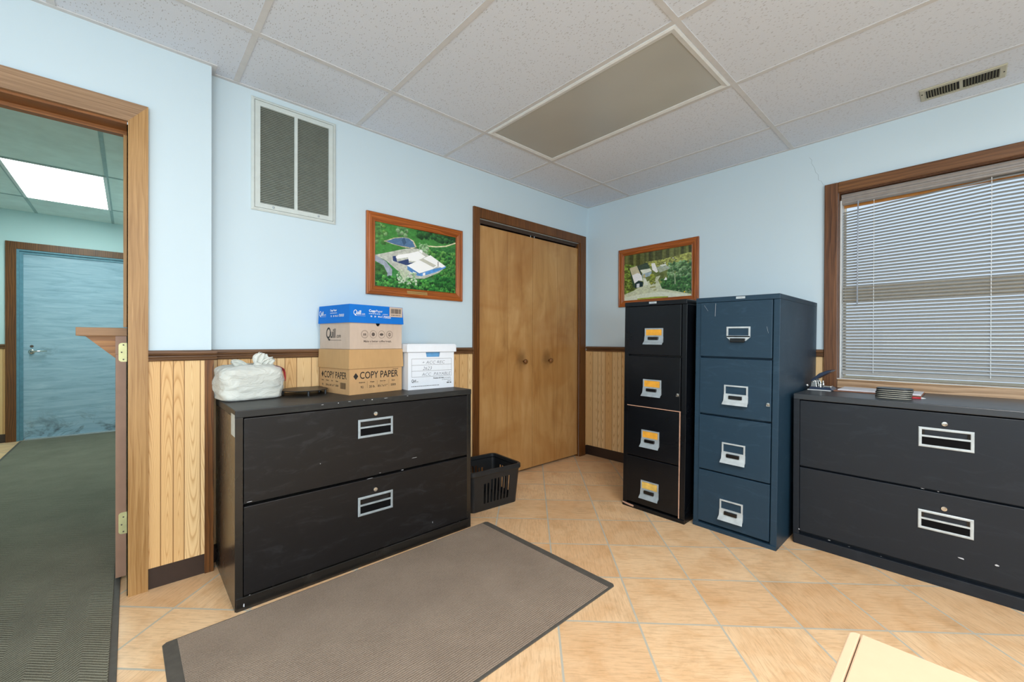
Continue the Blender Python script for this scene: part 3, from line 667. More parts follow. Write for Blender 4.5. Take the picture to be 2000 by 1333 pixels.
# ------------------------------------------------------------------ lateral file cabinets
def lateral(loc, rz, W_, D_, Hh, mats, label, keyx, hx, hz, seams, hmat):
    """front faces local -y, origin at front left floor corner"""
    r = empty('lateral_file_cabinet', loc, rz); tag(r, label, 'filing cabinet')
    body, front, top = mats
    MB().box((0, .004, 0), (.028, D_, Hh-.03)).box((W_-.028, .004, 0), (W_, D_, Hh-.03)).box((.028, D_-.02, .0), (W_-.028, D_, Hh-.03)).box((.028, .02, .0), (W_-.028, D_-.02, .03)).box((.028, .03, .03), (W_-.028, D_-.02, Hh-.04)).build('carcass', body, r, .0015)
    MB().box((0, 0, Hh-.03), (W_, D_+.004, Hh)).build('top', top, r, .003)
    MB().box((.004, -.002, 0), (W_-.004, .02, .052)).build('plinth', body, r, .0015)
    for (za, zb), (h0, h1) in zip(seams, hz):
        dr = MB().box((.030, -.0, za), (W_-.030, .03, zb)).build('drawer', front, r, .0025)
        # recessed pull: silver frame with a divider, dark pocket behind the lower slot, card slot above
        x0h, x1h = hx
        mid = h0+(h1-h0)*.56
        fr = MB().frame((x0h, 0, h0), (1,0,0), (0,0,1), (0,-1,0), x1h-x0h, h1-h0, [(0, 0), (0, .004), (.003, .006), (.0095, .006), (.0115, .004), (.0115, 0)])
        fr.box((x0h+.01, -.006, mid-.004), (x1h-.01, 0, mid+.004))
        hf = fr.build('handle', hmat, dr, .0006)
        MB().box((x0h+.01, -.002, h0+.01), (x1h-.01, -.0005, mid-.003)).build('finger_slot', MAT['pocket'], hf)
        MB().box((x0h+.011, -.0035, mid+.006), (x0h+.020, -.001, h1-.013)).build('card_clip', MAT['latch'], hf)
        MB().box((x1h-.020, -.0035, mid+.006), (x1h-.011, -.001, h1-.013)).build('card_clip', MAT['latch'], hf)
        MB().lathe([(.011, 0), (.011, .003), (.0095, .006), (.004, .0065), (.003, .005)], 22, Matrix.Translation((keyx, 0, h1+.022)) @ Matrix.Rotation(R(90), 4, 'X')).build('lock', MAT['chrome'], dr)
    return r
L = lateral((-2.935, -.52, 0), 0, 1.16, .50, .800, (MAT['cabside'], MAT['cabblack'], MAT['cabtop']),
    'scuffed black two drawer lateral file cabinet carrying boxes and a bag', .577, (.491, .668), ((.243, .333), (.614, .703)), ((.056, .412), (.423, .766)), MAT['pewter'])
MB().box((-.0008, .010, .695), (0, .085, .782)).build('sticker', MAT['sticker'], L, label='white sticker')
LR = lateral((-.600, -1.835, 0), R(-90), 1.145, .575, .803, (MAT['cabslate'], MAT['cabslate'], MAT['slatetop']),
    'dark slate two drawer lateral file cabinet below the window', .568, (.485, .656), ((.240, .326), (.610, .699)), ((.072, .412), (.421, .768)), MAT['palepull'])
# chipped paint on both
def chips(parent, pts, y=-.0022):
    for (x, z, w_, h_) in pts:
        ps = []
        for i in range(7):
            a = 2*math.pi*i/7; q = random.uniform(.6, 1.1); ps.append((x+w_*q*math.cos(a), y, z+h_*q*math.sin(a)))
        MB().add(ps, [tuple(range(7))]).build('paint_chip', MAT['chip'], parent)
chips(L, [(.05, .054, .004, .001), (.6, .43, .006, .001), (.05, .43, .012, .001), (.72, .42, .01, .0015), (.55, .414, .02, .001), (.79, .47, .02, .0012), (.32, .53, .002, .002), (.9, .1, .002, .006), (.03, .02, .003, .008)])
chips(L, [(.33, .792, .006, .001), (.40, .793, .003, .002), (.45, .795, .009, .001), (.52, .7955, .003, .001), (.56, .7935, .004, .002), (.63, .795, .012, .001), (.75, .796, .006, .001)], -.0006)
chips(LR, [(.16, .066, .006, .0012), (.24, .062, .004, .001), (.36, .06, .003, .001), (.50, .42, .008, .001), (.55, .419, .004, .001), (.62, .15, .012, .004), (.72, .16, .008, .004), (.82, .155, .010, .010), (.03, .08, .003, .003)], -.0026)

# ------------------------------------------------------------------ upright four drawer cabinets, front faces local -y
def upright(loc, tilt, W_, D_, Hh, body, label, drawers, pulls, hmat, cards, keyp, badge, seal=False, toplatch=False):
    r = empty('file_cabinet', loc, R(-90)); r.rotation_euler = (0, tilt, R(-90)); tag(r, label, 'filing cabinet')
    MB().box((0, .004, .0), (.030, D_, Hh-.028)).box((W_-.030, .004, .0), (W_, D_, Hh-.028)).box((.03, D_-.02, 0), (W_-.03, D_, Hh-.028)).box((.03, .035, .0), (W_-.03, D_-.02, Hh-.03)).build('carcass', body, r, .002)
    MB().box((0, 0, Hh-.028), (W_, D_+.003, Hh)).build('top', body, r, .003)
    MB().box((.0, -.001, 0), (W_, .03, .026)).build('plinth', body, r, .0015)
    for i, (za, zb) in enumerate(drawers):
        dr = MB().box((.028, 0, za), (W_-.034, .035, zb)).build('drawer', body, r, .0025)
        x0h, x1h, zb_, zt_ = pulls[i]
        w_ = x1h-x0h; hh = zt_-zb_
        if toplatch and i == 3:
            f = MB().frame((x0h, 0, zb_+.028), (1,0,0), (0,0,1), (0,-1,0), w_, hh-.028, [(0, 0), (0, .005), (.009, .005), (.009, 0)])
            f.prism([(x0h, 0, zb_+.028), (x0h+.022, 0, zb_+.008), (x1h-.022, 0, zb_+.008), (x1h, 0, zb_+.028), (x1h, 0, zb_+.036), (x0h, 0, zb_+.036)], (0, -.005, 0))
            hd_ = f.build('handle', hmat, dr, .0008)
            MB().prism([(x0h+.025, -.006, zb_), (x1h-.025, -.006, zb_), (x1h-.022, -.006, zb_+.022), (x0h+.022, -.006, zb_+.022)], (0, -.012, 0)).build('latch', MAT['latch'], hd_, .003)
            continue
        f = MB().frame((x0h, 0, zb_+hh*.46), (1,0,0), (0,0,1), (0,-1,0), w_, hh*.54, [(0, 0), (0, .006), (.008, .006), (.008, 0)])
        # flared grip below the card holder
        zs = [zb_+hh*.48, zb_+hh*.30, zb_+hh*.15, zb_+.004, zb_-.004]; ys = [-.006, -.008, -.013, -.022, -.026]
        fl = [0, 0, .001, .003, .004]
        lo = []
        for z_, y_, e_ in zip(zs, ys, fl): lo.append([Vector((x0h-e_, y_, z_)), Vector((x1h+e_, y_, z_)), Vector((x1h+e_, min(0, y_+.0035), z_+.001)), Vector((x0h-e_, min(0, y_+.0035), z_+.001))])
        f.loops(lo, cap=True)
        for e0, e1 in ((x0h-.001, x0h+.003), (x1h-.003, x1h+.001)):
            f.prism([(e0, 0, zb_+hh*.48), (e0, 0, zb_+.012), (e0, -.022, zb_-.002), (e0, -.010, zb_+hh*.2), (e0, -.006, zb_+hh*.48)], (e1-e0, 0, 0))
        hd_ = f.build('handle', hmat, dr, .0005)
        MB().box((x0h+w_*.22, -.018, zb_+hh*.26), (x1h-w_*.22, -.004, zb_+hh*.45)).build('latch', MAT['latch'], hd_, .003)
        if cards: MB().box((x0h+.006, -.003, zb_+hh*.52), (x1h-.006, -.001, zt_-.007)).build('label_card', MAT[cards[i]], hd_, label=('orange' if cards[i] == 'orange' else 'worn yellow')+' label card')
    kx, kz = keyp
    lk = MB().lathe([(.0085, 0), (.0085, .012), (.007, .014), (.002, .0145)], 20, Matrix.Translation((kx, 0, kz)) @ Matrix.Rotation(R(90), 4, 'X'))
    lk.box((kx-.0085, -.012, kz-.012), (kx+.0085, 0, kz)).build('lock', MAT['chrome'], r)
    bx, bw = badge
    bd = MB().box((bx-bw/2, -.0012, Hh-.016), (bx+bw/2, 0, Hh-.004)).build('badge', MAT['palepull'], r)
    tm = MB(); rect(tm, (bx, -.0013, Hh-.012), (1,0,0), (0,0,1), (0,-1,0), -.014, 0, .024, .003); tm.build('badge_mark', MAT['pewter'], bd)
    if seal:
        MB().box((.028, -.0015, .664), (W_-.03, .002, .669)).box((W_-.037, -.0015, .03), (W_-.031, .002, .664)).build('weather_strip', MAT['gasket'], r, label='pinkish strip')
        MB().add([(.002, -.002, .026), (.085, -.002, .020), (.083, -.002, .008), (.03, -.002, .012), (.002, -.002, .018)], [(0,1,2,3,4)]).build('paint_chip', MAT['gasket'], r)
    return r
bd_ = ((.040, .338), (.345, .658), (.668, .988), (.998, 1.306))
upright((-.830, -.926, 0), R(.55), .418, .74, 1.336, MAT['cabgloss'], 'narrow glossy black four drawer file cabinet with orange label cards', bd_,
    ((.135, .255, .092, .199), (.135, .255, .418, .522), (.142, .264, .742, .844), (.150, .272, 1.068, 1.166)), MAT['pewter'], ('yellowcard', 'orange', 'orange', 'orange'), (.372, .768), (.200, .05), seal=True)
BC = upright((-.785, -1.375, 0), R(.60), .432, .77, 1.335, MAT['cabblue'], 'blue black four drawer file cabinet between the glossy one and the window', bd_,
    ((.152, .272, .090, .197), (.159, .279, .412, .519), (.166, .288, .738, .842), (.174, .295, 1.080, 1.166)), MAT['palepull'], None, (.387, .76), (.243, .046), toplatch=True)

for (xa, za, xb, zb, w_) in ((.112, 1.300, .110, 1.226, .0012), (.048, 1.292, .070, 1.258, .0008), (.372, 1.165, .380, 1.130, .0008)):
    MB().add([(xa, -.0006, za), (xa+w_, -.0006, za), (xb+w_, -.0006, zb), (xb, -.0006, zb)], [(0, 1, 2, 3)]).build('scratch', MAT['chip'], BC)

# ------------------------------------------------------------------ framed aerial photographs
def vnoise(w, h, n, seed, octv=4):
    r_ = np.random.default_rng(seed); out = np.zeros((h, w)); amp = 1; tot = 0
    for o in range(octv):
        k = n*2**o; g_ = r_.random((k+2, k+2)); ys = np.linspace(0, k, h); xs = np.linspace(0, k, w)
        yi = np.floor(ys).astype(int); xi = np.floor(xs).astype(int); fy = (ys-yi)[:, None]; fx_ = (xs-xi)[None, :]
        fy = fy*fy*(3-2*fy); fx_ = fx_*fx_*(3-2*fx_)
        a_ = g_[yi][:, xi]; b_ = g_[yi][:, xi+1]; c_ = g_[yi+1][:, xi]; d_ = g_[yi+1][:, xi+1]
        out += amp*((a_*(1-fx_)+b_*fx_)*(1-fy)+(c_*(1-fx_)+d_*fx_)*fy); tot += amp; amp *= .55
    return out/tot
def inside(X, Y, pts):
    r_ = np.zeros(X.shape, bool); n = len(pts)
    for i in range(n):
        (xa, ya), (xb, yb) = pts[i], pts[(i+1) % n]
        c = ((ya > Y) != (yb > Y)) & (X < (xb-xa)*(Y-ya)/((yb-ya) if yb != ya else 1e-9)+xa)
        r_ ^= c
    return r_
def rgb(h): return np.array([int(h[i:i+2], 16)/255 for i in (0, 2, 4)])
def painting(name, org, U, V, N, w, h, corners, draw, parent, GW=400, GH=270):
    """flat printed photograph: a fine grid of coloured faces"""
    TL, TR, BR, BL = corners
    u = (np.arange(GW)+.5)/GW; v = (np.arange(GH)+.5)/GH
    UU, VV = np.meshgrid(u, v)         # v from the top down
    def cv(pts):
        out = []
        for x, y in pts:
            a_ = (x-TL[0])/(TR[0]-TL[0]); t_ = TL[1]+(TR[1]-TL[1])*a_; b_ = BL[1]+(BR[1]-BL[1])*a_
            out.append((a_, (y-t_)/(b_-t_)))
        return out
    img = draw(UU, VV, cv, GW, GH)
    o, U, V, N = map(Vector, (org, U, V, N))
    vs = [o+U*(w*i/GW)+V*(h*(1-j/GH))+N*.001 for j in range(GH+1) for i in range(GW+1)]
    fs = [(j*(GW+1)+i, (j+1)*(GW+1)+i, (j+1)*(GW+1)+i+1, j*(GW+1)+i+1) for j in range(GH) for i in range(GW)]
    me = bpy.data.meshes.new(name); me.from_pydata([tuple(p) for p in vs], [], fs)
    at = me.color_attributes.new('print', 'BYTE_COLOR', 'CORNER')
    im = np.clip(img*1.12, 0, 1).reshape(-1, 3); im = np.repeat(im, 4, axis=0)
    im = np.where(im <= .04045, im/12.92, ((im+.055)/1.055)**2.4)
    arr = np.concatenate([im, np.ones((len(im), 1))], 1).astype(np.float32)
    at.data.foreach_set('color', arr.ravel())
    t = NT(name+' print'); ca = t.n('ShaderNodeVertexColor', layer_name='print')
    t.set(ca.outputs[0], .25, 0, .5)
    ob = bpy.data.objects.new(name, me); me.materials.append(t.m); COL.objects.link(ob); ob.parent = parent
    return ob
def blobs(img, X, Y, n, reg, rad, cols, seed, asp=1.5):
    r_ = np.random.default_rng(seed)
    for _ in range(n):
        cx, cy = r_.uniform(reg[0], reg[2]), r_.uniform(reg[1], reg[3]); rr = r_.uniform(*rad); c = rgb(cols[r_.integers(len(cols))])
        d = np.sqrt(((X-cx)*asp)**2+(Y-cy)**2); m_ = d < rr*(1+.5*(r_.random(X.shape)-.5))
        sh = (1+.28*((-(Y-cy)-(X-cx)*.6)/rr))*(.8+.4*r_.random(X.shape))
        img[m_] = (c*sh[..., None])[m_]
def draw1(X, Y, cv, GW, GH):
    n1 = vnoise(GW, GH, 6, 1)[..., None]; n2 = vnoise(GW, GH, 40, 2, 2)[..., None]
    img = rgb('2f6a34')*(0.65+.7*n1)+(n2-.5)*.12
    def P(pts, col, k=.06):
        m_ = inside(X, Y, cv(pts)); img[m_] = (rgb(col)*(1+(n2-.5)*k*3))[m_]
    P([(197,238),(700,330),(750,380),(1238,437),(1238,560),(900,570),(600,560),(197,690)], '3c7a38', .1)
    blobs(img, X, Y, 90, (.5, .0, 1, .12), (.02, .045), ['1d4a24', '2a5a2c', '17401f'], 3)
    blobs(img, X, Y, 26, (.0, .0, .12, .3), (.02, .05), ['6f9560', '55803f', '3c6a30'], 4)
    blobs(img, X, Y, 10, (.25, .02, .38, .14), (.02, .04), ['6f8a66', '4c7448'], 14)
    P([(197,240),(260,250),(300,460),(197,480)], '4a7a40', .3)
    P([(300,490),(420,445),(520,435),(600,445),(660,480),(700,560),(640,578),(520,560),(400,525)], 'b5ad92', .2)
    P([(330,492),(430,452),(530,440),(600,452),(650,490),(680,560),(620,566),(500,545),(400,520)], '4b6a8c', .05)
    P([(510,470),(545,440),(570,500),(540,545)], '38526e', .04)
    P([(820,535),(960,545),(1090,540),(1238,500),(1238,515),(1090,555),(950,560),(820,548)], 'cfc9a6', .1)
    blobs(img, X, Y, 700, (.56, .3, 1, .75), (.012, .034), ['2f6b2c', '3f7c34', '245626', '55883f', '1c4a22'], 5)
    blobs(img, X, Y, 70, (.52, .22, .63, .38), (.01, .026), ['7d9c78', '5f8858', '8aa57f'], 6)
    P([(197,670),(400,620),(560,580),(700,575),(760,600),(900,690),(1090,810),(1000,880),(800,960),(600,960),(450,850),(330,740)], 'aeb0a6', .1)
    P([(197,665),(330,750),(400,850),(395,945),(345,940),(330,870),(197,740)], '8f96a2', .08)
    P([(197,740),(300,800),(345,900),(340,960),(197,960)], '35602c', .3)
    P([(405,680),(440,675),(460,750),(600,710),(600,760),(700,750),(690,780),(560,790),(410,740)], '2c3c66', .05)
    P([(440,690),(470,660),(600,640),(720,610),(815,680),(700,740),(600,735),(590,690),(460,712)], 'ecece6', .02)
    P([(730,612),(770,640),(775,600),(745,590)], 'f2f2ec', .02)
    P([(580,800),(760,885),(760,930),(700,920),(585,850)], '4a7ab0', .05)
    P([(735,895),(940,830),(1095,800),(1090,820),(940,880),(760,930)], '4f86c0', .08)
    P([(580,795),(880,660),(1090,800),(1040,820),(980,800),(900,840),(735,892)], 'efefe8', .02)
    P([(730,720),(780,702),(960,790),(920,815)], 'b3b2a6', .02)
    P([(780,890),(812,880),(812,915),(780,920)], 'e6e6e6', .02)
    P([(650,870),(690,885),(690,905),(650,890)], 'd8dce0', .02)
    P([(980,740),(992,740),(992,800),(980,800)], '6a6a66')
    blobs(img, X, Y, 900, (.0, .84, 1, 1.0), (.012, .034), ['1f5a24', '2b6a2a', '3a7a34', '174a20', '4c8a3c', '143c1a'], 7)
    blobs(img, X, Y, 300, (.72, .74, 1, .9), (.012, .034), ['1f5a24', '2b6a2a', '174a20'], 8)
    blobs(img, X, Y, 80, (.25, .72, .48, .92), (.008, .022), ['8fa88a', 'a9b8a0', '6f9468'], 9)
    for i in range(26):
        x_ = 540+random.uniform(-70, 60); P([(545,1000),(x_,random.uniform(830, 900)),(x_+4,850),(551,1000)], 'a9b49a')
    r_ = np.random.default_rng(3); img += (r_.random(img.shape[:2])[..., None]-.5)*.07
    return img
def draw2(X, Y, cv, GW, GH):
    n1 = vnoise(GW, GH, 7, 11)[..., None]; n2 = vnoise(GW, GH, 40, 12, 2)[..., None]; nv = vnoise(GW, 4, 30, 13, 2)[0][None, :, None]
    img = rgb('6c7a42')*(0.6+.8*n1)+(n2-.5)*.12
    def P(pts, col, k=.08):
        m_ = inside(X, Y, cv(pts)); img[m_] = (rgb(col)*(1+(n2-.5)*k*3))[m_]
    top = Y < .32-.18*X; img[top] = (rgb('4a4e2a')*(.6+.9*nv+0*n1)+(n2-.5)*.1)[top]
    P([(207,520),(420,540),(420,950),(207,1100)], '5e7430', .5)
    P([(600,480),(900,440),(1383,320),(1383,560),(900,600),(700,560)], '8f934e', .3)
    blobs(img, X, Y, 500, (.68, .3, 1, .93), (.012, .034), ['4f7248', '6a8a5e', '3c5c34', '2f5230', '7f9a72'], 21)
    blobs(img, X, Y, 260, (.58, .62, 1, .86), (.012, .034), ['2f5a30', '3f6c38', '274a2a'], 22)
    P([(207,1040),(380,980),(640,820),(800,740),(870,720),(830,800),(900,950),(1383,1060),(1383,1090),(900,1100),(207,1150)], 'b7bda2', .08)
    P([(207,1090),(560,1030),(880,1000),(1250,1050),(1383,1085),(1383,1100),(207,1150)], 'c6cdbb', .04)
    P([(460,1110),(800,1085),(1000,1085),(1000,1110),(460,1130)], '8c9a3c', .1)
    P([(690,915),(790,900),(790,925),(690,935)], '8d8d58'); P([(750,965),(800,958),(800,975),(750,980)], '8d8d58')
    P([(560,760),(610,760),(660,880),(580,890)], 'cdd2c4', .03)
    P([(310,600),(345,640),(405,850),(400,930),(385,925),(330,720)], '24402e', .04)
    P([(310,590),(450,545),(530,690),(560,810),(480,800),(405,850)], 'b9b295', .04)
    P([(360,710),(460,670),(530,690),(560,810),(480,800),(405,850)], 'dedfe2', .02)
    P([(410,850),(480,805),(565,825),(560,905),(410,935)], '173238', .04)
    P([(445,860),(498,850),(498,915),(445,925)], 'c8ccd0', .02)
    P([(450,550),(640,490),(690,590),(510,620)], '3a4c40', .08); P([(450,550),(510,620),(545,720),(520,700)], '1f3438')
    P([(510,620),(690,595),(720,640),(560,690)], 'cfd4c8', .03); P([(545,690),(720,650),(700,720),(560,760)], '93a6b0', .08)
    P([(565,700),(605,690),(605,750),(565,755)], 'a8a070')
    P([(710,510),(770,500),(830,650),(800,670),(730,620)], 'dfe0dc', .02)
    P([(800,580),(950,520),(1040,600),(860,670)], '9aa390', .1); P([(860,540),(960,515),(965,550),(880,560)], 'd3d6cc', .03)
    P([(930,800),(965,745),(985,790),(970,800)], 'e8e8e4', .02)
    blobs(img, X, Y, 14, (.42, .5, .5, .68), (.02, .04), ['8a8f3c', '6c7a34'], 23)
    blobs(img, X, Y, 16, (.55, .2, .8, .4), (.006, .014), ['d8dcd8', '2c3432', '8aa0b0'], 24)
    P([(1105,700),(1118,700),(1122,880),(1112,880)], 'a9b294')
    blobs(img, X, Y, 1, (.9, .91, .905, .915), (.014, .015), ['dcb81c'], 25)
    r_ = np.random.default_rng(5); img += (r_.random(img.shape[:2])[..., None]-.5)*.07
    return img
def picture(loc, U, N, w, h, ins, corners, draw, label, plate):
    r = empty('framed_photograph', loc); tag(r, label, 'picture')
    U = Vector(U); N = Vector(N); V = Vector((0, 0, 1)); o = -U*w/2
    prof = [(0, 0), (0, .016), (.004, .020), (.010, .021), (.014, .017), (.018, .018), (.030, .019), (ins-.006, .012), (ins-.003, .014), (ins, .011), (ins, 0)]
    full = MB().frame(o, U, V, N, w, h, prof)
    # rails and stiles separately so that the grain follows each
    n = len(prof)
    for side, mt in ((0, 'frameX'), (1, 'frameZ'), (2, 'frameX'), (3, 'frameZ')):
        mb = MB(); vs = []; fs = []
        for k in range(n):
            vs += [full.v[k*4+side], full.v[k*4+(side+1) % 4]]
        for k in range(n):
            b_ = (k+1) % n; fs.append((2*k, 2*k+1, 2*b_+1, 2*b_))
        mb.add(vs, fs); mb.build('frame_'+('rail' if side % 2 == 0 else 'stile'), MAT[mt] if abs(U.x) > .5 or mt == 'frameZ' else MAT['frameY'], r)
    MB().prism([o+U*.002, o+U*(w-.002), o+U*(w-.002)+V*(h), o+U*.002+V*h], N*.002).build('backing_board', MAT['kraft'], r)
    painting('photo_print', o+U*(ins-.002)+V*(ins-.002)+N*.004, U, V, N, w-2*ins+.004, h-2*ins+.004, corners, draw, r)
    if plate:
        MB().prism([o+U*plate[0]+V*plate[2]+N*.0185, o+U*plate[1]+V*plate[2]+N*.0185, o+U*plate[1]+V*plate[3]+N*.0155, o+U*plate[0]+V*plate[3]+N*.0155], N*.0015).build('nameplate', MAT['brassplate'], r)
    return r
MAT['frameY'] = wood('cherry stained oak y', '6a300c', 'b8662a', 'Y', 34, .3, .5)
picture((-1.832, -.001, 1.364), (1, 0, 0), (0, -1, 0), .709, .506, .055, [(197, 238), (1238, 437), (1235, 1147), (195, 1065)], draw1,
    'wood framed aerial photograph of a white roofed plant beside a pond', (.268, .418, .022, .040))
picture((-.001, -.712, 1.387), (0, -1, 0), (-1, 0, 0), .712, .507, .055, [(207, 375), (1383, 195), (1370, 1090), (207, 1150)], draw2,
    'wood framed aerial photograph half hidden behind the tall filing cabinets', None)

# ------------------------------------------------------------------ boxes on the left cabinet
ZC = .8004
def micro(mb, o, U, V, N, x, y, w, h, seed=1):
    """print too small to read in the photograph: a broken row of strokes"""
    r_ = random.Random(seed); xx = x; o = Vector(o)
    while xx < x+w:
        ww = min(r_.uniform(.5, 1.6)*h*1.4, x+w-xx); rect(mb, o, U, V, N, xx, y+h*.1, ww, h*.55); xx += ww+h*.45
    return mb
def barcode(mb, o, U, V, N, x, y, w, h, seed=1):
    r_ = random.Random(seed); xx = x
    while xx < x+w:
        ww = r_.choice((.0008, .0014, .002)); rect(mb, o, U, V, N, xx, y, min(ww, x+w-xx), h); xx += ww+r_.choice((.0009, .0015))
    return mb
QU = Vector((1, 0, 0)); QV = Vector((0, 0, 1)); QN = Vector((0, -1, 0))      # front face axes
LU = Vector((0, -1, 0)); LN = Vector((-1, 0, 0))                             # left face axes, origin at back left
def hollow(mb, w, d, h, t_=.004):
    """open topped carton, origin front left"""
    mb.box((0, 0, 0), (w, d, t_)).box((0, 0, t_), (w, t_, h)).box((0, d-t_, t_), (w, d, h)).box((0, t_, t_), (t_, d-t_, h)).box((w-t_, t_, t_), (w, d-t_, h))
    return mb
def lidmesh(mb, w, d, z0, z1, flare, t_=.004):
    """lid with flaring skirt: outer loops then top"""
    def lp(e, z): return [Vector((-e, -e, z)), Vector((w+e, -e, z)), Vector((w+e, d+e, z)), Vector((-e, d+e, z))]
    Ls = [lp(.003+flare-t_, z0), lp(.003+flare, z0), lp(.003, z1)]
    mb.loops(Ls); Lt = lp(.003, z1); mb.add(Lt, [(0, 1, 2, 3)])
    mb.loops([lp(.003+flare-t_, z0), lp(.0005, z1-t_)]); mb.add(lp(.0005, z1-t_), [(3, 2, 1, 0)])
    return mb
bw, bdp = .322, .305
b1 = empty('copy_paper_box', (-2.416, -.341, ZC), R(9)); tag(b1, 'brown copy paper carton at the bottom of the stack, plain kraft lid', 'box', 'cartons stacked on the left cabinet')
hollow(MB(), bw, bdp, .215).build('carton', MAT['kraft'], b1)
lidmesh(MB(), bw, bdp, .134, .234, .003).build('lid', MAT['kraftlid'], b1)
pr = MB(); O = Vector((0, 0, 0))
poly(pr, O, QU, QV, QN, [(.022, .094), (.036, .112), (.050, .094), (.036, .076)])
textmesh(pr, 'COPY PAPER', .052, (.058, 0, .080), QU, QV, QN, sx=.80, bold=.0006)
micro(pr, O, QU, QV, QN, .262, .121, .036, .005, 3)
for x, a_, b_ in ((.072, 'Brightness', '92'), (.132, 'Weight', '20 lb.'), (.197, 'Sheet Size', '8½"x11"'), (.265, 'Sheets', '5000')):
    textmesh(pr, a_, .0085, (x, 0, .058), QU, QV, QN, 'CENTER', bold=.0002); textmesh(pr, b_, .017, (x, 0, .030), QU, QV, QN, 'CENTER', bold=.0002)
for x in (.102, .162, .235): rect(pr, O, QU, QV, QN, x, .030, .0008, .036)
rect(pr, O, QU, QV, QN, .178, .050, .036, .0006)
pr.build('front_printing', MAT['ink'], b1)
pr = MB(); LO = Vector((0, bdp, 0))
poly(pr, LO, LU, QV, LN, [(.022, .098), (.034, .116), (.046, .098), (.034, .080)])
textmesh(pr, 'COPY PAPER', .050, LO+LU*.050+QV*.080, LU, QV, LN, sx=.80, bold=.0006)
for x, a_, b_ in ((.035, 'Bright', '92'), (.085, 'Weight', '20 lb.'), (.135, 'Size', '8½"x11"'), (.185, 'Sheets', '5000')):
    textmesh(pr, a_, .0095, LO+LU*x+QV*.062, LU, QV, LN, 'CENTER', bold=.0002); textmesh(pr, b_, .015, LO+LU*x+QV*.036, LU, QV, LN, 'CENTER', bold=.0002)
barcode(pr, LO, LU, QV, LN, .218, .028, .055, .032, 4)
pr.build('side_printing', MAT['ink'], b1)

b2 = empty('supply_box', (-2.414, -.340, ZC+.2355), R(9)); tag(b2, 'beige carton with a blue printed lid at the top of the stack', 'box', 'cartons stacked on the left cabinet')
mb = MB().box((0, .004, 0), (bw-.002, bdp, .004)); w2 = bw-.002
mb.box((0, bdp-.004, .004), (w2, bdp, .22)).box((0, .004, .004), (.004, bdp-.004, .22)).box((w2-.004, .004, .004), (w2, bdp-.004, .22))
# front with a half round finger notch under the lid
cx_, zt = .165, .135; pts = [(0, 0), (w2, 0), (w2, .22), (cx_+.014, .22)]
pts = [(0, 0), (w2, 0), (w2, .14), (cx_+.013, .14)]+[(cx_+.013*math.cos(R(-a_)), .1385-.017*math.sin(R(a_))) for a_ in range(0, 181, 15)]+[(cx_-.013, .14), (0, .14)]
mb.prism([Vector((x, 0, z)) for x, z in pts], (0, .004, 0))
mb.build('carton', MAT['beigecard'], b2)
MB().prism([Vector((cx_+.015*math.cos(R(a_)), .005, .1385-.018*math.sin(R(a_)))) for a_ in range(0, 181, 15)], (0, .002, 0)).build('finger_hole', MAT['latch'], b2)
lidmesh(MB(), w2, bdp, .137, .232, .004).build('lid', MAT['blueprint'], b2, label='bright blue lid')
pr = MB()
for i, x in enumerate((.085, .136, .187, .238)):
    ringmesh(pr, O, QU, QV, QN, x, .078, .021, .0195)
    if i in (0, 3): ringmesh(pr, O, QU, QV, QN, x, .078, .0175, .0168)
poly(pr, O, QU, QV, QN, [(.136+.010*math.cos(a_*.5236), .078+.010*math.sin(a_*.5236)) for a_ in range(12)])
poly(pr, O, QU, QV, QN, [(.187+.012*math.cos(a_*.5236), .078+.007*math.sin(a_*.5236)) for a_ in range(12)])
rect(pr, O, QU, QV, QN, .077, .074, .007, .008); rect(pr, O, QU, QV, QN, .086, .074, .007, .008); rect(pr, O, QU, QV, QN, .075, .070, .020, .002)
ringmesh(pr, O, QU, QV, QN, .238, .078, .009, .006); rect(pr, O, QU, QV, QN, .2365, .068, .003, .02)
textmesh(pr, 'Make a better coffee break.', .0155, (.165, 0, .036), QU, QV, QN, 'CENTER', 1.0, .0003)
rect(pr, O, QU, QV, QN, .105, .027, .12, .0008)
pr.build('front_printing', MAT['greyink'], b2)
def quill(mb, o, U, V, N, x, y, s, com=True):
    o = Vector(o); U = Vector(U); V = Vector(V)
    textmesh(mb, 'Q', s*1.25, o+U*x+V*(y-s*.06), U, V, N, sx=.72, bold=s*.018, shear=.12)
    textmesh(mb, 'uill', s, o+U*(x+s*.66)+V*y, U, V, N, sx=.72, bold=s*.022, shear=.1)
    if com: textmesh(mb, '.com', s*.42, o+U*(x+s*1.58)+V*y, U, V, N, sx=.85, bold=s*.006)
    rect(mb, o, U, V, N, x+s*.35, y-s*.22, s*2.0, s*.03)
pr = MB(); LO = Vector((0, bdp, 0)); quill(pr, LO, LU, QV, LN, .065, .060, .068); pr.build('side_logo', MAT['ink'], b2)
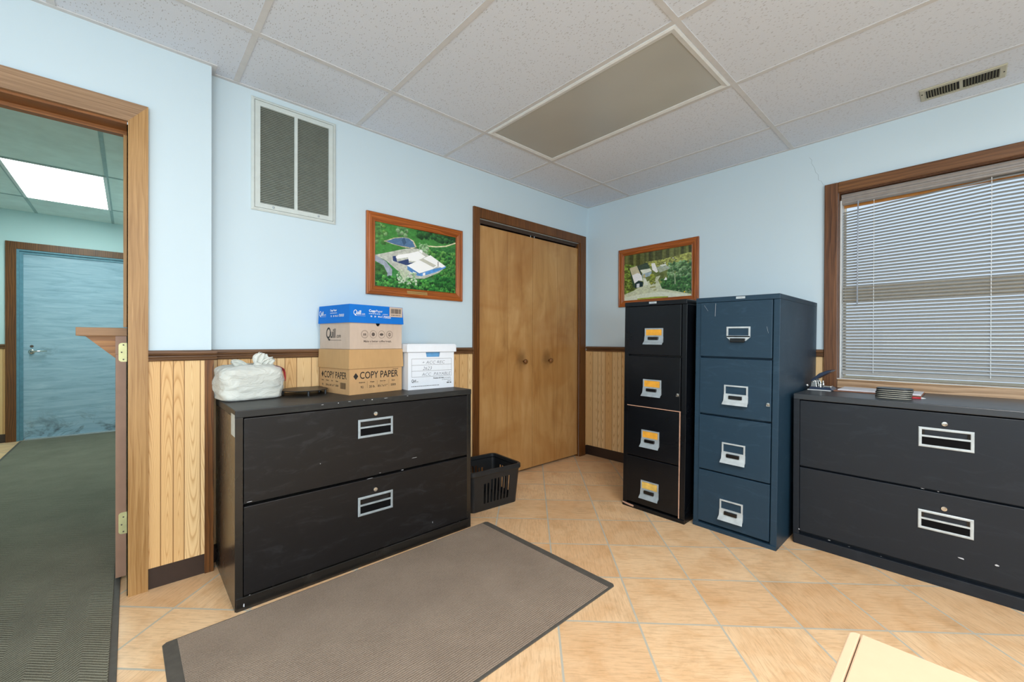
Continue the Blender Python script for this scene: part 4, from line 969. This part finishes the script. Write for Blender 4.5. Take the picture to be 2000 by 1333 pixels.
# lid print, front and side; the skirt leans out a little so the print stands just clear of it
pr = MB(); FO = Vector((0, -.0075, 0)); NO = QN
quill(pr, FO, QU, QV, QN, .014, .180, .030)
textmesh(pr, 'Copy', .018, FO+QU*.105+QV*.197, QU, QV, QN, bold=.0007); textmesh(pr, 'Paper', .018, FO+QU*.147+QV*.197, QU, QV, QN)
micro(pr, FO, QU, QV, QN, .105, .186, .07, .005, 5)
for x, s_ in ((.114, '92'), (.137, '20'), (.160, '8½x11')): textmesh(pr, s_, .011, FO+QU*x+QV*.170, QU, QV, QN, bold=.0003)
rect(pr, FO, QU, QV, QN, .188, .168, .0008, .02)
textmesh(pr, '720222', .016, FO+QU*.193+QV*.168, QU, QV, QN, bold=.0004, shear=.15)
micro(pr, FO, QU, QV, QN, .193, .186, .030, .0045, 6)
SO = Vector((-.0075, bdp, 0)); quill(pr, SO, LU, QV, LN, .006, .180, .032)
textmesh(pr, 'Copy Paper', .014, SO+LU*.125+QV*.200, LU, QV, LN, bold=.0004)
micro(pr, SO, LU, QV, LN, .125, .188, .07, .005, 7)
for x, s_ in ((.130, '92'), (.155, '20'), (.175, '8½x11')): textmesh(pr, s_, .012, SO+LU*x+QV*.170, LU, QV, LN, bold=.0003)
textmesh(pr, '720222', .017, SO+LU*.212+QV*.170, LU, QV, LN, bold=.0004, shear=.15)
pr.build('lid_printing', MAT['whiteink'], b2)
pr = MB(); rect(pr, Vector((0, -.0078, 0)), QU, QV, QN, .232, .176, .086, .054); pr.build('barcode_label', MAT['beigecard'], b2, label='tan barcode label')
pr = MB(); barcode(pr, Vector((0, -.0082, 0)), QU, QV, QN, .241, .195, .068, .026, 9); micro(pr, Vector((0, -.0082, 0)), QU, QV, QN, .243, .184, .062, .006, 8); pr.build('barcode', MAT['ink'], b2)

b3 = empty('banker_box', (-2.085, -.340, ZC), R(-3)); tag(b3, 'white cardboard file storage box with handwriting beside the carton stack', 'box')
w3, d3, h3 = .300, .318, .262
mb = MB().box((0, .004, 0), (w3, d3, .004)).box((0, d3-.004, .004), (w3, d3, .25)).box((0, .004, .004), (.004, d3-.004, .25)).box((w3-.004, .004, .004), (w3, d3-.004, .25))
# front panel with the handle slot cut out
mb.box((0, 0, 0), (w3, .004, .186)).box((0, 0, .216), (w3, .004, .25))
mb.prism([(0, 0, .186), (.116, 0, .186), (.110, 0, .216), (0, 0, .216)], (0, .004, 0)).prism([(.200, 0, .186), (w3, 0, .186), (w3, 0, .216), (.205, 0, .216)], (0, .004, 0))
mb.build('carton', MAT['whitecard'], b3)
MB().box((.095, .010, .17), (.225, .014, .232)).build('folder_behind_slot', plain('blue hanging folder', '5f9ccc', .6), b3, label='pale blue folder seen in the hand hole')
mb = MB()
def lp(e, z): return [Vector((-e, -e, z)), Vector((w3+e, -e, z)), Vector((w3+e, d3+e, z)), Vector((-e, d3+e, z))]
mb.loops([lp(.006, .214), lp(.011, .216), lp(.010, h3-.008), lp(.004, h3)]); mb.add(lp(.004, h3), [(0, 1, 2, 3)]); mb.loops([lp(.006, .214), lp(.004, h3-.006)]); mb.add(lp(.004, h3-.006), [(3, 2, 1, 0)])
mb.build('lid', MAT['whitecard'], b3, .0015)
pr = MB()
def line(x0, y0, x1, y1, t_=.0012):
    d = Vector((x1-x0, y1-y0)); n = Vector((-d.y, d.x)).normalized()*t_/2
    poly(pr, O, QU, QV, QN, [(x0-n.x, y0-n.y), (x1-n.x, y1-n.y), (x1+n.x, y1+n.y), (x0+n.x, y0+n.y)])
x0_, x1_ = .022, .282
for z in (.176, .140, .106, .072): line(x0_, z, x1_, z)
line(x0_, .072, x0_, .176); line(x1_, .072, x1_, .176)
quill(pr, O, QU, QV, QN, .020, .044, .019)
textmesh(pr, 'Premium EZ Fold', .0095, (.160, 0, .058), QU, QV, QN, bold=.0004); textmesh(pr, ' Record Storage Box', .0085, (.222, 0, .058), QU, QV, QN, sx=.8)
textmesh(pr, 'LETTER/LEGAL SIZE', .0075, (.282, 0, .047), QU, QV, QN, 'RIGHT'); micro(pr, O, QU, QV, QN, .256, .038, .026, .005, 9); micro(pr, O, QU, QV, QN, .250, .027, .032, .010, 10)
micro(pr, O, QU, QV, QN, .020, .017, .178, .0055, 11)
pr.build('front_printing', MAT['ink'], b3)
pr = MB()
textmesh(pr, '+ ACC REC', .026, (.085, 0, .146), QU, QV, QN, shear=.2, sx=1.15, bold=-.0004)
textmesh(pr, '2623', .028, (.090, 0, .111), QU, QV, QN, shear=.25, sx=1.05, bold=-.0004)
textmesh(pr, 'ACC  PAYABLE', .026, (.085, 0, .077), QU, QV, QN, shear=.2, sx=1.1, bold=-.0004)
pr.build('handwriting', MAT['penink'], b3)

# ------------------------------------------------------------------ plastic bag of rolls
def bagmesh():
    mb = MB(); NU, NV = 72, 30; Ls = []
    W2, D2, HB = .127, .105, .150
    for j in range(NV+1):
        t_ = j/NV
        if t_ < .12: z = .0015+.01*(t_/.12)**2; sc = .80+.20*math.sin(t_/.12*math.pi/2)
        elif t_ < .72: z = .0115+(HB-.03)*(t_-.12)/.6; sc = 1.0+.035*math.sin((t_-.12)/.6*math.pi)
        else:
            q = (t_-.72)/.28; z = HB-.0185+.022*math.sin(q*math.pi/2)+.012*q; sc = math.cos(q*math.pi/2)**.55*.99+.012
        L_ = []
        for i in range(NU):
            a_ = 2*math.pi*i/NU; c_, s_ = math.cos(a_), math.sin(a_); e = .42
            px, py = W2*sc*math.copysign(abs(c_)**e, c_), D2*sc*math.copysign(abs(s_)**e, s_)
            if t_ < .12: pass
            p = Vector((px, py, z))
            n_ = mnoise.fractal(Vector((px*9+z*14, py*11, z*12)), .8, 2.2, 4)
            f_ = mnoise.noise(Vector((px*22+z*30, py*24, z*22)))
            rid = abs(mnoise.noise(Vector((px*18-z*9, py*18, z*11+3))))
            k = .007*n_+.006*f_-.010*rid+.004
            if z < .012: k *= .4
            d = Vector((c_, s_, 0 if t_ < .72 else .8)).normalized()
            p += d*k
            # corner of a roll pushing out lower right
            p.z = max(.001, p.z)
            L_.append(p)
        Ls.append(L_)
    mb.loops(Ls, cap=True)
    return mb
bg_ = empty('plastic_bag', (-2.818, -.128, ZC), R(6)); tag(bg_, 'knotted white plastic bag with a red print, at the left end of the cabinet', 'bag')
o = bagmesh().build('bag_body', MAT['bag'], bg_, smooth=True)
def ear(base, tip, wd, seed, lean):
    """a limp tied handle: a folded sheet fanning out from the knot"""
    r_ = random.Random(seed); base = Vector(base); tip = Vector(tip); ax = (tip-base); side = Vector((1, .25, 0)).cross(ax).cross(ax).normalized()
    side = Vector((ax.z, 0, -ax.x)).normalized(); out = ax.cross(side).normalized(); NU, NV = 18, 14; top, bot = [], []
    for j in range(NV+1):
        t_ = j/NV; w_ = wd*(.22+1.1*math.sin(min(1, t_*1.05)*math.pi*.62))*(1-.55*t_**3)
        row = []
        for i in range(NU+1):
            u_ = i/NU*2-1
            fold = .007*math.sin(u_*9+seed)*(.4+.6*(1-t_))+.004*mnoise.noise(Vector((u_*3, t_*4, seed)))
            jag = (0 if t_ < .9 else r_.uniform(-.006, .004))
            row.append(base+ax*t_+side*(u_*w_)+out*(fold+.014*math.cos(u_*1.4)*(1-.5*t_))+ax.normalized()*jag)
        top.append(row)
    mb = MB(); n = NU+1
    vs = [p for row in top for p in row]; fs = [(j*n+i, j*n+i+1, (j+1)*n+i+1, (j+1)*n+i) for j in range(NV) for i in range(NU)]
    mb.add(vs, fs); back = [p-out*.012 for row in top for p in row]
    mb.add(back, [tuple(reversed(f)) for f in fs])
    o0 = len(vs)
    mb.f += [(i, i+1, o0+i+1, o0+i) for i in range(NU)]+[(NV*n+i, o0+NV*n+i, o0+NV*n+i+1, NV*n+i+1) for i in range(NU)]
    mb.f += [(j*n, o0+j*n, o0+(j+1)*n, (j+1)*n) for j in range(NV)]+[(j*n+NU, (j+1)*n+NU, o0+(j+1)*n+NU, o0+j*n+NU) for j in range(NV)]
    return mb
ear((.030, -.02, .150), (.055, -.02, .215), .032, 3, 0).build('tied_handle', MAT['bag'], bg_, smooth=True)
ear((.040, -.02, .150), (.098, -.03, .188), .020, 5, 0).build('tied_handle', MAT['bag'], bg_, smooth=True)
ear((.0, -.015, .148), (-.075, -.01, .182), .016, 8, 0).build('tied_handle', MAT['bag'], bg_, smooth=True)
MB().lathe([(.006, 0), (.018, .006), (.022, .016), (.014, .028), (.004, .032)], 14, Matrix.Translation((.032, -.02, .142))).build('knot', MAT['bag'], bg_, smooth=True)
# red printed patch bending over the right edge
Ls = []
red = MB(); vs = []; fs = []
pth = [(.094, .158), (.112, .152), (.128, .141), (.1345, .125), (.136, .105), (.1355, .090), (.135, .078)]
wds = [.035, .034, .030, .024, .018, .010, .003]
for (x, z), w_ in zip(pth, wds): x -= .004; vs += [(x+.001, -.095, z), (x+.001, -.095+w_*1.4, z+.001)]
fs = [(2*i, 2*i+1, 2*i+3, 2*i+2) for i in range(len(pth)-1)]
red.add(vs, fs).build('red_print', MAT['red'], bg_, label='red printed patch')

# ------------------------------------------------------------------ round black stand behind the bag
st = empty('black_stand', (-2.568, -.130, ZC)); tag(st, 'thin round black plastic turntable stand on small feet between bag and cartons', 'stand')
MB().lathe([(.004, .0225), (.106, .0225), (.113, .0245), (.110, .027), (.004, .0275)], 48).build('round_plate', MAT['blackplastic'], st)
MB().prism([(.06, .02, .0225), (.108, .045, .0225), (.112, .085, .0225), (.09, .100, .0225), (.05, .09, .0225)], (0, 0, .005)).build('side_tab', MAT['blackplastic'], st, .002)
for x, y in ((-.01, -.10), (.085, -.06), (.085, .035), (-.09, .05), (.103, .075)):
    MB().lathe([(.006, 0), (.006, .0225)], 12, Matrix.Translation((x, y, 0))).build('foot', MAT['blackplastic'], st)

# ------------------------------------------------------------------ black waste basket with slots
def basket():
    r = empty('waste_basket', (-1.478, -.262, 0), R(-5)); tag(r, 'black slotted plastic basket between the left cabinet and the closet', 'basket')
    def rr(w, d, z, rad, n=6):
        L_ = []
        for cx, cy, a0 in ((w-rad, d-rad, 0), (-w+rad, d-rad, 90), (-w+rad, -d+rad, 180), (w-rad, -d+rad, 270)):
            for q in range(n+1):
                a_ = R(a0+90*q/n); L_.append(Vector((cx+rad*math.cos(a_), cy+rad*math.sin(a_), z)))
        return L_
    def wz(z): return .181+.017*z/.26, .140+.020*z/.26
    # walls: faces split by slots. build four walls as slotted panels plus rounded corners
    th = .003; mb = MB(); hw = .235
    def wall(side):
        # parametrise u along the wall -1..1, z 0..hw ; returns point on outer surface
        def P(u, z, inn=0):
            w, d = wz(z); rad = .03
            w -= inn; d -= inn
            if side == 0: return Vector((u*(w+inn-rad), -d, z))
            if side == 1: return Vector((w, u*(d+inn-rad), z))
            if side == 2: return Vector((-u*(w+inn-rad), d, z))
            return Vector((-w, -u*(d+inn-rad), z))
        def quad(u0, u1, z0, z1):
            a = [P(u0, z0), P(u1, z0), P(u1, z1), P(u0, z1)]; b_ = [P(u0, z0, th), P(u1, z0, th), P(u1, z1, th), P(u0, z1, th)]
            mb.add(a+b_, [(0,1,2,3),(7,6,5,4),(0,4,5,1),(1,5,6,2),(2,6,7,3),(3,7,4,0)])
        n = 8 if side in (0, 2) else 6; s0 = -.60; s1 = .72; pitch = (s1-s0)/n; sl = pitch*.58
        quad(-1, s0, .0, hw); u = s0
        for k in range(n):
            zlo = .045+.0*k; zhi = .175 if k < 2 else .195
            quad(u, u+sl, 0, zlo); quad(u, u+sl, zhi, hw); quad(u+sl, u+pitch, 0, hw); u += pitch
        quad(u, 1, 0, hw)
    for s_ in range(4): wall(s_)
    # rounded corners
    for ci, (sx_, sy_, a0) in enumerate(((1, 1, 0), (-1, 1, 90), (-1, -1, 180), (1, -1, 270))):
        Ls = []
        for z in (0, hw):
            w, d = wz(z); rad = .03; L_ = []
            for q in range(7):
                a_ = R(a0+90*q/6); L_.append(Vector((sx_*(w-rad)+rad*math.cos(a_), sy_*(d-rad)+rad*math.sin(a_), z)))
            for q in reversed(range(7)):
                a_ = R(a0+90*q/6); L_.append(Vector((sx_*(w-rad)+(rad-th)*math.cos(a_), sy_*(d-rad)+(rad-th)*math.sin(a_), z)))
            Ls.append(L_)
        mb.loops(Ls, cap=True)
    mb.build('slotted_body', MAT['blackplastic'], r)
    w, d = wz(0); b_ = MB(); b_.loops([rr(w-.002, d-.002, .0, .03), rr(w-.001, d-.001, .006, .03)], cap=True); b_.build('bottom', MAT['blackplastic'], r)
    w, d = wz(.235); Ls = [rr(w-.003, d-.003, .232, .03), rr(w+.007, d+.007, .230, .034), rr(w+.010, d+.010, .236, .036), rr(w+.009, d+.009, .258, .036), rr(w+.004, d+.004, .262, .034), rr(w-.006, d-.006, .260, .03), rr(w-.008, d-.008, .240, .028)]
    MB().loops(Ls, close=True).build('rim', MAT['blackplastic'], r, smooth=False)
    return r
basket()

# ------------------------------------------------------------------ things on the right cabinet
ZR = .8034
hp = empty('hole_punch', (-.235, -1.885, ZR), R(-90)); tag(hp, 'navy and chrome heavy duty hole punch with its lever raised', 'hole punch')
# local x runs along world -y, local y along world +x ... lever rises to the right
MB().box((-.045, -.10, 0), (.065, .03, .004)).build('tray', MAT['white'], hp, .001)
MB().prism([(-.04, -.09, .004), (.075, -.09, .004), (.062, -.09, .018), (-.035, -.09, .018)], (0, .11, 0)).build('base', MAT['navymetal'], hp, .002)
for yy in (-.085, -.035, .01):
    MB().prism([(-.032, yy, .018), (-.002, yy, .018), (-.006, yy, .052), (-.018, yy, .060), (-.028, yy, .050)], (0, .006, 0)).build('side_bracket', MAT['chrome'], hp, .0015)
MB().tube([(-.018, -.10, .048), (-.018, .03, .048)], .0045, 12).build('hinge_pin', MAT['chrome'], hp, smooth=True)
MB().lathe([(.008, 0), (.008, .012), (.004, .014)], 16, Matrix.Translation((-.046, -.095, .026)) @ Matrix.Rotation(R(90), 4, 'X')).build('knob', MAT['chrome'], hp, smooth=True)
for yy in (-.07, -.005):
    MB().lathe([(.007, .018), (.007, .038), (.004, .040), (.004, .050)], 14, Matrix.Translation((.012, yy, 0))).build('punch_post', MAT['chrome'], hp)
MB().prism([(-.030, -.095, .056), (-.026, -.095, .050), (.060, -.095, .106), (.068, -.095, .116), (.050, -.095, .117), (.010, -.095, .098)], (0, .12, 0)).build('lever', MAT['navymetal'], hp, .003)
MB().box((.025, -.07, .018), (.062, -.02, .026)).build('die_plate', MAT['chrome'], hp, .002)

fo = empty('folder', (-.185, -2.135, ZR), R(-90)); tag(fo, 'flat brown folder holding white papers beside the hole punch', 'folder')
MB().box((-.18, -.12, 0), (.18, .12, .004)).build('cover', MAT['manila'], fo, .001)
MB().box((-.165, -.085, .004), (.175, .118, .010)).build('papers', MAT['paper'], fo, .0008)

# stack of black notepads with cream page edges
for k in range(5):
    c = empty('notepad', (-.418+random.uniform(-.004, .004), -2.222+random.uniform(-.003, .003), ZR+k*.0094), R(-90+random.uniform(-3, 3)))
    tag(c, 'black covered oval notepad with cream page edges, '+['lowest', 'second from the bottom', 'middle one', 'second from the top', 'topmost'][k]+' of the little stack', 'notepad', 'notepads stacked on the right cabinet')
    def sup(w, d, z): return [Vector((w*math.copysign(abs(math.cos(2*math.pi*i/40))**.55, math.cos(2*math.pi*i/40)), d*math.copysign(abs(math.sin(2*math.pi*i/40))**.55, math.sin(2*math.pi*i/40)), z)) for i in range(40)]
    MB().loops([sup(.067, .052, 0), sup(.067, .052, .0024)], cap=True).build('pages', MAT['cream'], c)
    MB().loops([sup(.068, .053, .0024), sup(.0685, .0535, .006), sup(.067, .052, .0094)], cap=True).build('cover', MAT['blackplastic'], c)
pn = empty('pen', (-.405, -2.305, ZR+.0045), R(-72)); tag(pn, 'red pen with a white tip poking out beside the notepads', 'pen')
MB().lathe([(.004, -.03), (.0042, .012)], 14, Matrix.Rotation(R(90), 4, 'Y')).build('barrel', MAT['red'], pn, smooth=True)
MB().lathe([(.004, .012), (.0036, .018), (.001, .030)], 14, Matrix.Rotation(R(90), 4, 'Y')).build('tip', MAT['white'], pn, smooth=True)

# ------------------------------------------------------------------ desk corner in the foreground
dk = empty('desk', (-2.635, -2.38, 0)); tag(dk, 'pale maple laminate desk whose corner enters at the lower right', 'desk')
rad = .008; pts = [(-.62, -.95), (0, -.95), (0, -rad)]+[(-rad+rad*math.cos(R(a_)), -rad+rad*math.sin(R(a_))) for a_ in range(0, 91, 15)]+[(-.62, 0)]
pts2 = [(x, min(y, -.0105)) if i > 1 else (x, y) for i, (x, y) in enumerate(pts)]
MB().prism([Vector((x, y, .722)) for x, y in [(-.62, -.95), (0, -.95), (0, -.0105), (-.62, -.0105)]], (0, 0, .028)).build('desktop', MAT['maple'], dk, .0015)
MB().prism([Vector((x, y, .722)) for x, y in [(-.62, -.0095), (0, -.0095)]+[(-rad+rad*math.cos(R(a_)), -rad+rad*math.sin(R(a_))) for a_ in range(0, 91, 15)]+[(-.62, 0)]], (0, 0, .0275)).build('edge_strip', MAT['maple'], dk, .002)
MB().box((-.61, -.93, 0), (-.59, -.02, .722)).build('end_panel', MAT['maple'], dk)
MB().box((-.02, -.93, 0), (-.002, -.3, .722)).build('end_panel', MAT['maple'], dk)
MB().box((-.59, -.91, .30), (-.02, -.89, .722)).build('modesty_panel', MAT['maple'], dk)
